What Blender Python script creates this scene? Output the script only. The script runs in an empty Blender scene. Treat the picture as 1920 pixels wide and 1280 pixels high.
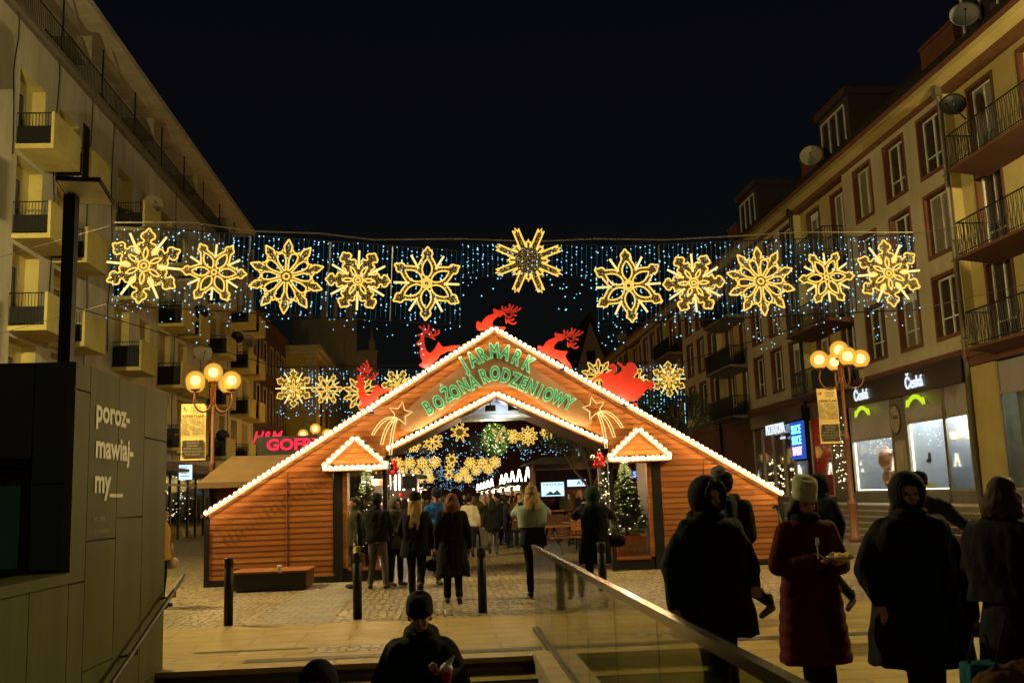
import bpy, bmesh, math, random
from mathutils import Vector, Matrix, noise
random.seed(7)
D = bpy.data
sc = bpy.context.scene
COL = sc.collection
R_ = math.radians
PI = math.pi
# ---------------------------------------------------------------- camera
CW, CH, FPX, EYE = 1920.0, 1280.0, 1867.0, 1.6
_u = Vector((-.0345, 1, -290/FPX)).normalized()
_s = Vector((832-960, 640-934, -FPX)).normalized()
_s = (_s-_s.dot(_u)*_u).normalized()
_r = _s.cross(_u)
RM = Matrix((_r, _s, _u))                      # camera axes -> world axes
cam = D.cameras.new('camera'); co = D.objects.new('camera', cam); COL.objects.link(co)
co.matrix_world = Matrix.Translation((0, 0, EYE)) @ RM.to_4x4()
cam.lens = 35.0; cam.sensor_width = 36; cam.clip_start = .05; cam.clip_end = 2000
sc.camera = co
def ray(px, py): return RM @ Vector((px-960, 640-py, -FPX))
def atY(px, py, Y):
    d = ray(px, py); t = Y/d.y; return Vector((d.x*t, Y, EYE+d.z*t))
def atX(px, py, X):
    d = ray(px, py); t = X/d.x; return Vector((X, d.y*t, EYE+d.z*t))
def atZ(px, py, Z=0):
    d = ray(px, py); t = (Z-EYE)/d.z; return Vector((d.x*t, d.y*t, Z))
# ---------------------------------------------------------------- sky, exposure
W = D.worlds.new("World"); sc.world = W; W.use_nodes = True
nt = W.node_tree; bg = nt.nodes['Background']
g = nt.nodes.new('ShaderNodeTexCoord'); sx = nt.nodes.new('ShaderNodeSeparateXYZ'); cr = nt.nodes.new('ShaderNodeValToRGB')
nt.links.new(g.outputs['Generated'], sx.inputs[0]); nt.links.new(sx.outputs[2], cr.inputs[0]); nt.links.new(cr.outputs[0], bg.inputs[0])
cr.color_ramp.elements[0].position = .0; cr.color_ramp.elements[0].color = (.0040, .0046, .0034, 1)
cr.color_ramp.elements[1].position = .55; cr.color_ramp.elements[1].color = (.0018, .0017, .0046, 1)
bg.inputs[1].default_value = 1.0
sc.view_settings.view_transform = 'Standard'; sc.view_settings.look = 'None'
sc.view_settings.exposure = 0; sc.view_settings.gamma = 1
sc.cycles.use_denoising = True
try: sc.cycles.denoiser = 'OPENIMAGEDENOISE'
except Exception: pass
sc.cycles.max_bounces = 6; sc.cycles.diffuse_bounces = 2; sc.cycles.glossy_bounces = 3; sc.cycles.transmission_bounces = 4
sc.cycles.transparent_max_bounces = 12; sc.cycles.sample_clamp_indirect = 4; sc.cycles.caustics_reflective = False; sc.cycles.caustics_refractive = False
# ---------------------------------------------------------------- objects
def tag(o, label=None, cat=None, group=None, kind=None):
    if label: o['label'] = label
    if cat: o['category'] = cat
    if group: o['group'] = group
    if kind: o['kind'] = kind
    return o
def empty(name, loc=(0, 0, 0), rz=0, label=None, cat=None, group=None):
    o = D.objects.new(name, None); COL.objects.link(o); o.location = loc; o.rotation_euler = (0, 0, rz)
    o.empty_display_size = .2
    return tag(o, label, cat, group)
def copy_tree(o, parent=None):
    c = o.copy(); COL.objects.link(c)
    if parent: c.parent = parent
    for ch in list(o.children): copy_tree(ch, c)
    return c
def wloc(p):
    v = Vector((0, 0, 0))
    while p: v += p.location; p = p.parent
    return v
class MB:
    def __init__(s): s.v = []; s.f = []; s.m = []; s.sm = []; s.cm = 0; s.smooth = False
    def add(s, vs, fs, smooth=None):
        b = len(s.v); s.v.extend([tuple(q) for q in vs]); sm = s.smooth if smooth is None else smooth
        for f in fs: s.f.append([i+b for i in f]); s.m.append(s.cm); s.sm.append(sm)
        return s
    def quad(s, a, b, c, d): return s.add([a, b, c, d], [(0, 1, 2, 3)], False)
    def box(s, x0, x1, y0, y1, z0, z1, M=None):
        x0, x1 = min(x0, x1), max(x0, x1); y0, y1 = min(y0, y1), max(y0, y1); z0, z1 = min(z0, z1), max(z0, z1)
        vs = [Vector((x, y, z)) for x in (x0, x1) for y in (y0, y1) for z in (z0, z1)]
        if M: vs = [M @ q for q in vs]
        return s.add(vs, [(0, 1, 3, 2), (4, 6, 7, 5), (0, 4, 5, 1), (2, 3, 7, 6), (0, 2, 6, 4), (1, 5, 7, 3)], False)
    def prism(s, pts, d0, d1, fn=None, side=True):
        fn = fn or (lambda a, b, d: (a, d, b)); n = len(pts)
        vs = [fn(a, b, d0) for a, b in pts]+[fn(a, b, d1) for a, b in pts]
        fs = [list(range(n)), list(range(2*n-1, n-1, -1))]
        if side: fs += [(i, i+n, (i+1) % n+n, (i+1) % n) for i in range(n)]
        return s.add(vs, fs, False)
    def tube(s, pts, r, n=6, closed=False, caps=True):
        pts = [Vector(p) for p in pts]; N = len(pts)
        if N < 2: return s
        rs = r if isinstance(r, (list, tuple)) else [r]*N
        up = None; vs = []
        for i in range(N):
            a = pts[(i-1) % N] if (closed or i > 0) else pts[i]; b = pts[(i+1) % N] if (closed or i < N-1) else pts[i]
            t = (b-a); t = t.normalized() if t.length > 1e-9 else Vector((0, 0, 1))
            if up is None:
                up = Vector((0, 0, 1)) if abs(t.z) < .9 else Vector((1, 0, 0))
            up = (up-up.dot(t)*t)
            up = up.normalized() if up.length > 1e-6 else t.orthogonal().normalized()
            w = t.cross(up)
            for k in range(n):
                an = 2*PI*k/n; vs.append(pts[i]+(up*math.cos(an)+w*math.sin(an))*rs[i])
        fs = []
        for i in range(N if closed else N-1):
            j = (i+1) % N
            for k in range(n): fs.append((i*n+k, i*n+(k+1) % n, j*n+(k+1) % n, j*n+k))
        if caps and not closed: fs += [list(range(n))[::-1], [(N-1)*n+k for k in range(n)]]
        return s.add(vs, fs, True if n > 4 else s.smooth)
    def lathe(s, prof, c=(0, 0, 0), n=16, M=None):
        c = Vector(c); vs = []; fs = []
        for r, z in prof:
            for k in range(n):
                a = 2*PI*k/n; q = Vector((r*math.cos(a), r*math.sin(a), z))
                vs.append((M @ q if M else q)+c)
        for i in range(len(prof)-1):
            for k in range(n): fs.append((i*n+k, i*n+(k+1) % n, (i+1)*n+(k+1) % n, (i+1)*n+k))
        fs += [list(range(n))[::-1], [(len(prof)-1)*n+k for k in range(n)]]
        return s.add(vs, fs, True)
    def ball(s, c, r, nu=12, nv=8, M=None):
        rx, ry, rz = r if isinstance(r, (tuple, list)) else (r, r, r); c = Vector(c)
        vs = []; 
        def T(q): return (M @ q if M else q)+c
        vs.append(T(Vector((0, 0, -rz))))
        for i in range(1, nv):
            ph = PI*i/nv-PI/2
            for k in range(nu):
                a = 2*PI*k/nu; vs.append(T(Vector((rx*math.cos(ph)*math.cos(a), ry*math.cos(ph)*math.sin(a), rz*math.sin(ph)))))
        vs.append(T(Vector((0, 0, rz)))); L = len(vs)-1
        fs = [(0, 1+(k+1) % nu, 1+k) for k in range(nu)]
        for i in range(nv-2):
            b = 1+i*nu
            for k in range(nu): fs.append((b+k, b+(k+1) % nu, b+nu+(k+1) % nu, b+nu+k))
        b = 1+(nv-2)*nu
        fs += [(b+k, b+(k+1) % nu, L) for k in range(nu)]
        return s.add(vs, fs, True)
    def dot(s, c, r):
        x, y, z = c
        return s.add([(x+r, y, z), (x-r, y, z), (x, y+r, z), (x, y-r, z), (x, y, z+r), (x, y, z-r)],
            [(0, 2, 4), (2, 1, 4), (1, 3, 4), (3, 0, 4), (2, 0, 5), (1, 2, 5), (3, 1, 5), (0, 3, 5)], False)
    def capsule(s, a, b, ra, rb, n=14, sq=1.0):
        a = Vector(a); b = Vector(b); d = b-a; L = d.length
        if L < 1e-6: return s.ball(a, ra, n, 8)
        d /= L; pts = []; rs = []
        for i in range(5):
            t = i/4*PI/2; pts.append(a-d*ra*math.cos(t)*.999); rs.append(max(ra*math.sin(t), .001))
        for i in range(4, -1, -1):
            t = i/4*PI/2; pts.append(b+d*rb*math.cos(t)*.999); rs.append(max(rb*math.sin(t), .001))
        if L > .02: pass
        return s.tube(pts, rs, n)
    def build(s, name, mats, parent=None, world=False, loc=None):
        me = D.meshes.new(name); vs = s.v
        if world and parent:
            w = wloc(parent); vs = [(a-w.x, b-w.y, c-w.z) for a, b, c in vs]
        me.from_pydata(vs, [], s.f)
        for m in (mats if isinstance(mats, (list, tuple)) else [mats]): me.materials.append(m)
        me.polygons.foreach_set('material_index', s.m); me.polygons.foreach_set('use_smooth', s.sm)
        me.update(); me.validate(clean_customdata=False)
        o = D.objects.new(name, me); COL.objects.link(o)
        if parent: o.parent = parent
        if loc: o.location = loc
        return o
# ---------------------------------------------------------------- materials
def nmat(name):
    m = D.materials.new(name); m.use_nodes = True; n = m.node_tree; return m, n, n.nodes['Principled BSDF']
def N_(n, t, **k):
    q = n.nodes.new(t)
    for a, b in k.items(): setattr(q, a, b)
    return q
def mix(n, a, b, fac, mode='MIX'):
    q = N_(n, 'ShaderNodeMix', data_type='RGBA', blend_type=mode)
    for i, val in ((6, a), (7, b)):
        if isinstance(val, (tuple, list)): q.inputs[i].default_value = (*val[:3], 1)
        else: n.links.new(val, q.inputs[i])
    if isinstance(fac, (int, float)): q.inputs[0].default_value = fac
    else: n.links.new(fac, q.inputs[0])
    return q.outputs[2]
def coord(n, kind='Object', scale=(1, 1, 1), rot=(0, 0, 0)):
    c = N_(n, 'ShaderNodeTexCoord'); m = N_(n, 'ShaderNodeMapping'); n.links.new(c.outputs[kind], m.inputs[0])
    m.inputs[3].default_value = scale; m.inputs[2].default_value = rot; return m.outputs[0]
def noi(n, vec, scale, det=4, rough=.6, lo=.3, hi=.7):
    t = N_(n, 'ShaderNodeTexNoise'); n.links.new(vec, t.inputs['Vector']); t.inputs['Scale'].default_value = scale
    t.inputs['Detail'].default_value = det; t.inputs['Roughness'].default_value = rough
    r = N_(n, 'ShaderNodeMapRange'); n.links.new(t.outputs[0], r.inputs[0]); r.inputs[1].default_value = lo; r.inputs[2].default_value = hi
    return r.outputs[0]
def bump(n, b, h, strength=.3, dist=.02):
    q = N_(n, 'ShaderNodeBump'); q.inputs['Strength'].default_value = strength; q.inputs['Distance'].default_value = dist
    n.links.new(h, q.inputs['Height']); n.links.new(q.outputs[0], b.inputs['Normal']); return q
def mat(name, c, rough=.7, metal=0, c2=None, ns=3, bs=0, streak=False, spec=None):
    m, n, b = nmat(name); b.inputs['Roughness'].default_value = rough; b.inputs['Metallic'].default_value = metal
    if spec is not None: b.inputs['Specular IOR Level'].default_value = spec
    v = coord(n, scale=(1, 1, .18) if streak else (1, 1, 1))
    c2 = c2 or tuple(x*.7 for x in c)
    f = noi(n, v, ns); n.links.new(mix(n, c, c2, f), b.inputs['Base Color'])
    if bs: bump(n, b, noi(n, coord(n), ns*9, 5), bs, .01)
    return m
def emit(name, c, s, sample=True):
    m, n, b = nmat(name); n.nodes.remove(b); e = N_(n, 'ShaderNodeEmission'); e.inputs[0].default_value = (*c, 1); e.inputs[1].default_value = s
    n.links.new(e.outputs[0], n.nodes['Material Output'].inputs[0])
    m.cycles.emission_sampling = 'FRONT' if sample else 'NONE'
    return m
M = {}
M['black'] = mat('black_metal', (.009, .009, .009), .5, .0, spec=.3)
M['darkmetal'] = mat('dark_metal', (.03, .03, .032), .4, .6)
M['steel'] = mat('brushed_steel', (.13, .12, .10), .2, 1)
M['white'] = mat('white_paint', (.7, .68, .62), .5)
M['whitewood'] = mat('white_trim', (.19, .135, .095), .6)
M['plasterL'] = mat('pale_plaster', (.50, .47, .38), .9, c2=(.33, .31, .25), ns=1.2, bs=.15, streak=True)
M['yellowL'] = mat('yellow_plaster', (.52, .44, .16), .9, c2=(.38, .31, .10), ns=1.0, bs=.1)
M['plasterR'] = mat('cream_plaster', (.42, .36, .24), .9, c2=(.32, .27, .18), ns=1.0, bs=.12, streak=True)
M['yellowR'] = mat('ochre_plaster', (.42, .33, .12), .9, c2=(.32, .25, .09), ns=1.0, bs=.1)
M['brown'] = mat('red_brown_paint', (.13, .045, .018), .8, c2=(.09, .03, .012), bs=.1)
M['fascia'] = mat('dark_red_plaster', (.11, .035, .016), .85, c2=(.075, .026, .012), ns=1.5, bs=.1)
M['roof'] = mat('dark_roof', (.035, .022, .018), .8, c2=(.02, .014, .012))
M['rust'] = mat('brick_chimney', (.12, .04, .02), .85); M['dormer'] = mat('dormer_cladding', (.05, .03, .02), .8)
M['concrete'] = mat('concrete', (.16, .14, .11), .85, c2=(.11, .1, .08), bs=.2)
M['brick'] = mat('dark_brick', (.10, .035, .02), .85, c2=(.06, .022, .013), ns=2, bs=.2)
M['gold'] = mat('yellow_render', (.42, .30, .05), .85, c2=(.3, .22, .04))
M['stone'] = mat('pale_stone', (.42, .36, .24), .85, c2=(.32, .27, .18), bs=.2)
M['shopdark'] = mat('black_shopfront', (.012, .012, .014), .35)
M['redply'] = mat('red_painted_board', (.62, .035, .02), .45, c2=(.55, .03, .018))
M['skin'] = mat('skin', (.42, .22, .14), .6, c2=(.36, .17, .11))
M['fir'] = mat('fir_needles', (.05, .085, .03), .7, c2=(.03, .055, .02), ns=8)
M['bark'] = mat('bark', (.06, .04, .025), .9)
M['redball'] = mat('red_bauble', (.5, .015, .01), .15, c2=(.4, .01, .008))
M['silver'] = mat('silver_bauble', (.6, .57, .5), .15, .8)
M['diffuse'] = mat('milky_diffuser', (.6, .6, .55), .4); M['post'] = mat('rust_red_lamp_paint', (.20, .07, .03), .5, c2=(.15, .05, .025))
M['stallroof'] = mat('canvas_roof', (.20, .115, .04), .8, c2=(.16, .09, .032))
M['curtainR'] = mat('curtain_cloth', (.30, .27, .18), .9)
def wood(name, c, c2, rough=.42, joint_shade=False):
    m, n, b = nmat(name); v = coord(n, scale=(1.0, 1.0, 14)); f = noi(n, v, 2.2, 6, .65, .25, .75)
    v2 = coord(n, scale=(.7, .7, 8.93)); w = N_(n, 'ShaderNodeTexWhiteNoise', noise_dimensions='1D')
    s = N_(n, 'ShaderNodeSeparateXYZ'); n.links.new(v2, s.inputs[0]); fl = N_(n, 'ShaderNodeMath', operation='FLOOR'); n.links.new(s.outputs[2], fl.inputs[0])
    n.links.new(fl.outputs[0], w.inputs[1])
    k = mix(n, c, c2, f); k2 = mix(n, k, (c2[0]*.75, c2[1]*.7, c2[2]*.7), mul(n, w.outputs[0], .85))
    if joint_shade:  # groove shade along the board seams, put into the colour
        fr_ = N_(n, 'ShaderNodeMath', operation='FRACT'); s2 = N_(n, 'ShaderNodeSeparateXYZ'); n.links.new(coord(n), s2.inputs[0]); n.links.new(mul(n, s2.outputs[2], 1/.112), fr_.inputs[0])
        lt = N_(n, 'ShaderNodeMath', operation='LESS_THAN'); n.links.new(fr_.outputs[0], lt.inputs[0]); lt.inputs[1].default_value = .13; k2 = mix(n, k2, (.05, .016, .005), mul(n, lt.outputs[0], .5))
    n.links.new(k2, b.inputs['Base Color'])
    b.inputs['Roughness'].default_value = rough; b.inputs['Specular IOR Level'].default_value = .3; bump(n, b, f, .06, .002); return m
def mul(n, a, k):
    q = N_(n, 'ShaderNodeMath', operation='MULTIPLY'); n.links.new(a, q.inputs[0]); q.inputs[1].default_value = k; return q.outputs[0]
M['wood'] = wood('varnished_boards', (.42, .165, .045), (.27, .095, .026), joint_shade=True)
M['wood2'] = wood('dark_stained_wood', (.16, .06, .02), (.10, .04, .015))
M['signwood'] = mat('varnished_sign_panel', (.42, .24, .14), .4, c2=(.34, .18, .10), ns=2)
def glass(name, tint=(.9, .95, .95), op=.25, rough=.03):
    m, n, b = nmat(name); n.nodes.remove(b); t = N_(n, 'ShaderNodeBsdfTransparent'); t.inputs[0].default_value = (*tint, 1)
    gl = N_(n, 'ShaderNodeBsdfGlossy'); gl.inputs['Roughness'].default_value = rough; lw_ = N_(n, 'ShaderNodeLayerWeight'); lw_.inputs[0].default_value = .5; pw = N_(n, 'ShaderNodeMath', operation='POWER'); n.links.new(lw_.outputs['Facing'], pw.inputs[0]); pw.inputs[1].default_value = 4.5; fr = N_(n, 'ShaderNodeMath', operation='MULTIPLY_ADD'); n.links.new(pw.outputs[0], fr.inputs[0]); fr.inputs[1].default_value = .9; fr.inputs[2].default_value = .04
    ad = N_(n, 'ShaderNodeMath', operation='ADD'); n.links.new(fr.outputs[0], ad.inputs[0]); ad.inputs[1].default_value = op; ad.use_clamp = True
    mx = N_(n, 'ShaderNodeMixShader'); n.links.new(ad.outputs[0], mx.inputs[0]); n.links.new(t.outputs[0], mx.inputs[1]); n.links.new(gl.outputs[0], mx.inputs[2])
    n.links.new(mx.outputs[0], n.nodes['Material Output'].inputs[0]); return m
M['glass'] = glass('clear_glass', (.86, .92, .86), .03)
M['balglass'] = glass('balustrade_glass', (.66, .70, .52), .05)
M['boothglass'] = glass('booth_glass', (.95, .95, .93), .04)
M['pane'] = mat('dark_window_pane', (.05, .045, .035), .12, c2=(.02, .02, .018), ns=.8)
M['panelit'] = mat('curtained_pane', (.20, .18, .13), .3, c2=(.13, .12, .09), ns=1.5)
M['bulb'] = emit('warm_bulb', (1, .66, .29), 80)
M['rope'] = emit('yellow_rope_light', (1, .60, .10), 1.35, False)
M['ropepale'] = emit('pale_rope_light', (1, .72, .25), 1.4, False)
M['led'] = emit('cold_led', (.30, .72, 1.0), 2.0, False)
M['ledwarm'] = emit('warm_led', (1, .80, .50), 6, False)
M['wire'] = mat('curtain_wire', (.04, .08, .10), .8, spec=.1); M['hazewire'] = emit('haze_glow_wire', (.05, .42, .60), .17, False)  # curtain wires glow faintly, painting in the haze around the leds
M['lampcore'] = emit('lamp_core', (1, .76, .33), 9, False)
M['neonred'] = emit('red_neon', (1, .03, .07), 1.3)
M['neonwhite'] = emit('white_neon', (.80, .90, 1), 1.05)
M['neonyel'] = emit('yellow_green_sign_light', (.55, .75, .02), 1.1)
M['tubelight'] = emit('white_tube_light', (1, .86, .62), 9)
M['bluescreen'] = emit('blue_screen', (.03, .10, .55), .9)
M['cyanlet'] = emit('cyan_letter_light', (.2, .85, 1), 2.2)
M['pinklet'] = emit('pink_letter_light', (1, .45, .9), 2.2)
M['screenwhite'] = emit('pale_blue_screen', (.62, .85, 1), 1.3)
M['warmint'] = emit('warm_shop_lamp', (1, .7, .4), 8)
# tinsel mesh with tiny leds; rope light on it painted as a faint glow
m, n, b = nmat('gold_tinsel_mesh'); b.inputs['Base Color'].default_value = (.35, .24, .05, 1); b.inputs['Metallic'].default_value = .5; b.inputs['Roughness'].default_value = .4
v = coord(n); vo = N_(n, 'ShaderNodeTexVoronoi'); n.links.new(v, vo.inputs['Vector']); vo.inputs['Scale'].default_value = 24
ls = N_(n, 'ShaderNodeMath', operation='LESS_THAN'); n.links.new(vo.outputs[0], ls.inputs[0]); ls.inputs[1].default_value = .27
e1 = N_(n, 'ShaderNodeMath', operation='MULTIPLY_ADD'); n.links.new(ls.outputs[0], e1.inputs[0]); e1.inputs[1].default_value = .9; e1.inputs[2].default_value = .13
b.inputs['Emission Color'].default_value = (1, .66, .10, 1); n.links.new(e1.outputs[0], b.inputs['Emission Strength']); m.cycles.emission_sampling = 'NONE'; M['tinsel'] = m
# amber globe: half clear, softly glowing
m, n, b = nmat('amber_globe'); n.nodes.remove(b); t = N_(n, 'ShaderNodeBsdfTransparent'); t.inputs[0].default_value = (1, .78, .42, 1)
e = N_(n, 'ShaderNodeEmission'); e.inputs[0].default_value = (1, .52, .07, 1); e.inputs[1].default_value = 1.15
lw = N_(n, 'ShaderNodeLayerWeight'); lw.inputs[0].default_value = .35
ra = N_(n, 'ShaderNodeMapRange'); n.links.new(lw.outputs['Facing'], ra.inputs[0]); ra.inputs[3].default_value = 1.0; ra.inputs[4].default_value = .42
mm = N_(n, 'ShaderNodeMath', operation='MULTIPLY'); n.links.new(ra.outputs[0], mm.inputs[0]); mm.inputs[1].default_value = 1.35; n.links.new(mm.outputs[0], e.inputs[1])
mx = N_(n, 'ShaderNodeMixShader'); mx.inputs[0].default_value = .6; n.links.new(t.outputs[0], mx.inputs[1]); n.links.new(e.outputs[0], mx.inputs[2])
n.links.new(mx.outputs[0], n.nodes['Material Output'].inputs[0]); m.cycles.emission_sampling = 'NONE'; M['globe'] = m
# cobbles: fans of small setts
def cobble():
    m, n, b = nmat('granite_setts'); v = coord(n)
    s = N_(n, 'ShaderNodeSeparateXYZ'); n.links.new(v, s.inputs[0])
    # arcs: bend rows with a repeating parabola
    def ma(op, a, b_=None, c=None):
        q = N_(n, 'ShaderNodeMath', operation=op)
        for i, x in enumerate((a, b_, c)):
            if x is None: continue
            if isinstance(x, (int, float)): q.inputs[i].default_value = x
            else: n.links.new(x, q.inputs[i])
        return q.outputs[0]
    fx = ma('PINGPONG', s.outputs[0], .65)
    y2 = ma('ADD', s.outputs[1], ma('MULTIPLY', ma('POWER', fx, 2.0), .75))
    c = N_(n, 'ShaderNodeCombineXYZ'); n.links.new(s.outputs[0], c.inputs[0]); n.links.new(y2, c.inputs[1])
    vo = N_(n, 'ShaderNodeTexVoronoi', feature='DISTANCE_TO_EDGE'); vo.inputs['Scale'].default_value = 8.5; vo.inputs['Randomness'].default_value = .55; n.links.new(c.outputs[0], vo.inputs['Vector'])
    vc = N_(n, 'ShaderNodeTexVoronoi'); vc.inputs['Scale'].default_value = 8.5; vc.inputs['Randomness'].default_value = .55; n.links.new(c.outputs[0], vc.inputs['Vector'])
    r = N_(n, 'ShaderNodeMapRange'); n.links.new(vo.outputs[0], r.inputs[0]); r.inputs[2].default_value = .20
    r.interpolation_type = 'SMOOTHSTEP'
    k = mix(n, (.42, .31, .135), (.22, .165, .075), noi(n, v, 1.2)); sp = N_(n, 'ShaderNodeSeparateColor'); n.links.new(vc.outputs['Color'], sp.inputs[0])
    k = mix(n, k, (.40, .32, .19), mul(n, sp.outputs[0], .6)); k = mix(n, (.018, .015, .010), k, r.outputs[0])
    n.links.new(k, b.inputs['Base Color']); b.inputs['Roughness'].default_value = .42
    h = ma('ADD', r.outputs[0], mul(n, sp.outputs[1], .5)); bump(n, b, h, .75, .022); return m
M['cobble'] = cobble()
def slabs(name, w, hgt, c, c2, mortar=.012, rough=.45, rot=0, off=.5, bs=.35):
    m, n, b = nmat(name); v = coord(n, rot=(0, 0, rot)); t = N_(n, 'ShaderNodeTexBrick'); n.links.new(v, t.inputs[0])
    t.inputs['Color1'].default_value = (*c, 1); t.inputs['Color2'].default_value = (*c2, 1); t.inputs['Mortar'].default_value = tuple(x*.18 for x in c)+(1,)
    t.inputs['Scale'].default_value = 1; t.inputs['Mortar Size'].default_value = mortar; t.inputs['Brick Width'].default_value = w; t.inputs['Row Height'].default_value = hgt
    t.inputs['Mortar Smooth'].default_value = .3; t.offset = off
    f = noi(n, coord(n, scale=(1, 1.6, 1)), 1.6, 8, .7); k = mix(n, t.outputs[0], tuple(x*.6 for x in c), mul(n, f, .95))
    vg = N_(n, 'ShaderNodeTexVoronoi'); vg.inputs['Scale'].default_value = 2.6; n.links.new(coord(n), vg.inputs['Vector']); gm = N_(n, 'ShaderNodeMath', operation='LESS_THAN'); n.links.new(vg.outputs[0], gm.inputs[0]); gm.inputs[1].default_value = .075; k = mix(n, k, tuple(x*.35 for x in c), mul(n, gm.outputs[0], .6))
    f2 = noi(n, coord(n), 30, 3, .6); k = mix(n, k, tuple(x*.75 for x in c), mul(n, f2, .4)); n.links.new(k, b.inputs['Base Color'])
    r = N_(n, 'ShaderNodeMapRange'); n.links.new(f, r.inputs[0]); r.inputs[3].default_value = rough-.1; r.inputs[4].default_value = rough+.2; n.links.new(r.outputs[0], b.inputs['Roughness']); b.inputs['Specular IOR Level'].default_value = .3
    iv = N_(n, 'ShaderNodeMath', operation='SUBTRACT'); iv.inputs[0].default_value = 1; n.links.new(t.outputs['Fac'], iv.inputs[1]); bump(n, b, iv.outputs[0], bs, .006); return m
M['slab'] = slabs('granite_slabs', 1.15, .42, (.40, .285, .085), (.30, .215, .065), .020)
M['sett'] = slabs('cut_setts', .24, .30, (.30, .27, .21), (.24, .215, .17), .02)
M['smallsett'] = slabs('tactile_setts', .19, .08, (.10, .085, .05), (.010, .009, .007), .03, bs=.8)
M['step'] = slabs('step_stone', 1.4, .6, (.34, .25, .13), (.29, .22, .11), .008)
M['olive'] = mat('olive_concrete_panel', (.092, .094, .036), .62, c2=(.062, .066, .026), ns=2.2, bs=.08, streak=True, spec=.12)
M['panelblack'] = mat('dark_cladding', (.035, .062, .055), .6, c2=(.022, .042, .038), ns=1.5, bs=.1)
M['tealglass'] = mat('teal_glass', (.05, .26, .24), .3, c2=(.03, .16, .16), ns=2)
# ---------------------------------------------------------------- lettering
_tc = {}
def glyphs(txt, bold=0.0, space=1.0, align='CENTER', extr=.02, shear=0):
    key = (txt, bold, space, align, extr, shear)
    if key in _tc: return _tc[key]
    c = D.curves.new('t', 'FONT'); c.body = txt; c.size = 1; c.offset = bold; c.extrude = extr; c.resolution_u = 3
    c.space_character = space; c.align_x = align; c.align_y = 'CENTER'; c.shear = shear
    o = D.objects.new('t', c); COL.objects.link(o); bpy.context.view_layer.update()
    me = D.meshes.new_from_object(o.evaluated_get(bpy.context.evaluated_depsgraph_get()))
    r = ([v.co.copy() for v in me.vertices], [list(p.vertices) for p in me.polygons])
    D.objects.remove(o); D.curves.remove(c); D.meshes.remove(me); _tc[key] = r; return r
def text(mb, txt, org, ux, uy, size, **k):
    sxx = k.pop('sx', 1.0); vs, fs = glyphs(txt, **k); ux = Vector(ux); uy = Vector(uy); nz = ux.cross(uy).normalized(); org = Vector(org)
    return mb.add([org+(ux*v.x*sxx+uy*v.y)*size+nz*v.z*size for v in vs], fs, False)
UX, UY, UZ = Vector((1, 0, 0)), Vector((0, 1, 0)), Vector((0, 0, 1))
def lamp(name, loc, power, col, rad, parent):
    l = D.lights.new(name, 'POINT'); l.energy = power; l.color = col; l.shadow_soft_size = rad
    o = D.objects.new(name, l); COL.objects.link(o); o.location = loc; o.parent = parent; return o
# ================================================================ ground and stairwell
def structure(o): o['kind'] = 'structure'; return o
gr = MB()
for x0, x1, y0, y1 in ((-40, -3.1, -10, 13.95), (.87, 11.9, -10, 13.95), (-3.1, .87, -10, 2.6), (-40, 11.9, 13.95, 300)):
    gr.quad((x0, y0, 0), (x1, y0, 0), (x1, y1, 0), (x0, y1, 0))
gr.quad((-3.1, 10.5, 0), (.87, 10.5, 0), (.87, 13.95, 0), (-3.1, 13.95, 0))
gr.quad((11.9, 100, 0), (60, 100, 0), (60, 300, 0), (11.9, 300, 0)); gr.quad((11.9, -10, 0), (15, -10, 0), (15, -5, 0), (11.9, -5, 0))
structure(gr.build('plaza_ground', M['cobble']))
pv = MB()
pv.quad((-2.86, 10.5, .004), (12.4, 10.5, .004), (12.4, 13.95, .004), (-2.86, 13.95, .004))
pv.quad((1.35, 2.0, .004), (12.4, 2.0, .004), (12.4, 10.5, .004), (1.35, 10.5, .004))
pv.quad((-9, 10.66, .004), (-2.86, 10.66, .004), (-2.86, 13.95, .004), (-9, 13.95, .004))
structure(pv.build('pavement_slabs', M['slab']))
st = MB(); st.quad((-2.6, 13.95, .006), (-1.62, 13.95, .006), (-1.62, 20.6, .006), (-2.6, 20.6, .006)); structure(st.build('pavement_sett_band', M['sett']))
st = MB()
st.quad((-2.1, 10.74, .009), (1.0, 10.74, .009), (1.0, 10.98, .009), (-2.1, 10.98, .009)); st.quad((1.4, 10.74, .009), (9, 10.74, .009), (9, 10.98, .009), (1.4, 10.98, .009))
st.quad((-2.8, 11.60, .009), (-1.55, 11.60, .009), (-1.55, 11.68, .009), (-2.8, 11.68, .009))
structure(st.build('tactile_paving_strip', M['smallsett']))
# inspection cover with setts
cv = MB(); cv.quad((-1.5, 11.25, .0085), (.05, 11.25, .0085), (.05, 11.68, .0085), (-1.5, 11.68, .0085))
tag(cv.build('sett_inspection_cover', M['cobble']), 'oblong inspection cover filled with cobbles set in the pale slabs', 'cover')
ns = MB(); ns.box(-2.86, .87, 10.36, 10.5, -.04, .012); structure(ns.build('stair_nosing', M['step']))
sp = MB(); z = 0; y = 10.5
for i in range(15):
    sp.cm = 0; sp.quad((-2.86, y-.01, z-.15), (.87, y-.01, z-.15), (.87, y-.01, z-.02), (-2.86, y-.01, z-.02)); z -= .15
    sp.cm = 1; sp.quad((-2.86, y-.5, z), (.87, y-.5, z), (.87, y, z), (-2.86, y, z)); y -= .5
sp.quad((-2.86, 2.6, z), (.87, 2.6, z), (.87, y, z), (-2.86, y, z)); sp.cm = 0
sp.quad((-2.86, 2.6, z), (.87, 2.6, z), (.87, 2.6, 0), (-2.86, 2.6, 0))
structure(sp.build('underpass_stairs', [M['concrete'], M['slab']]))
kb = MB()
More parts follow.
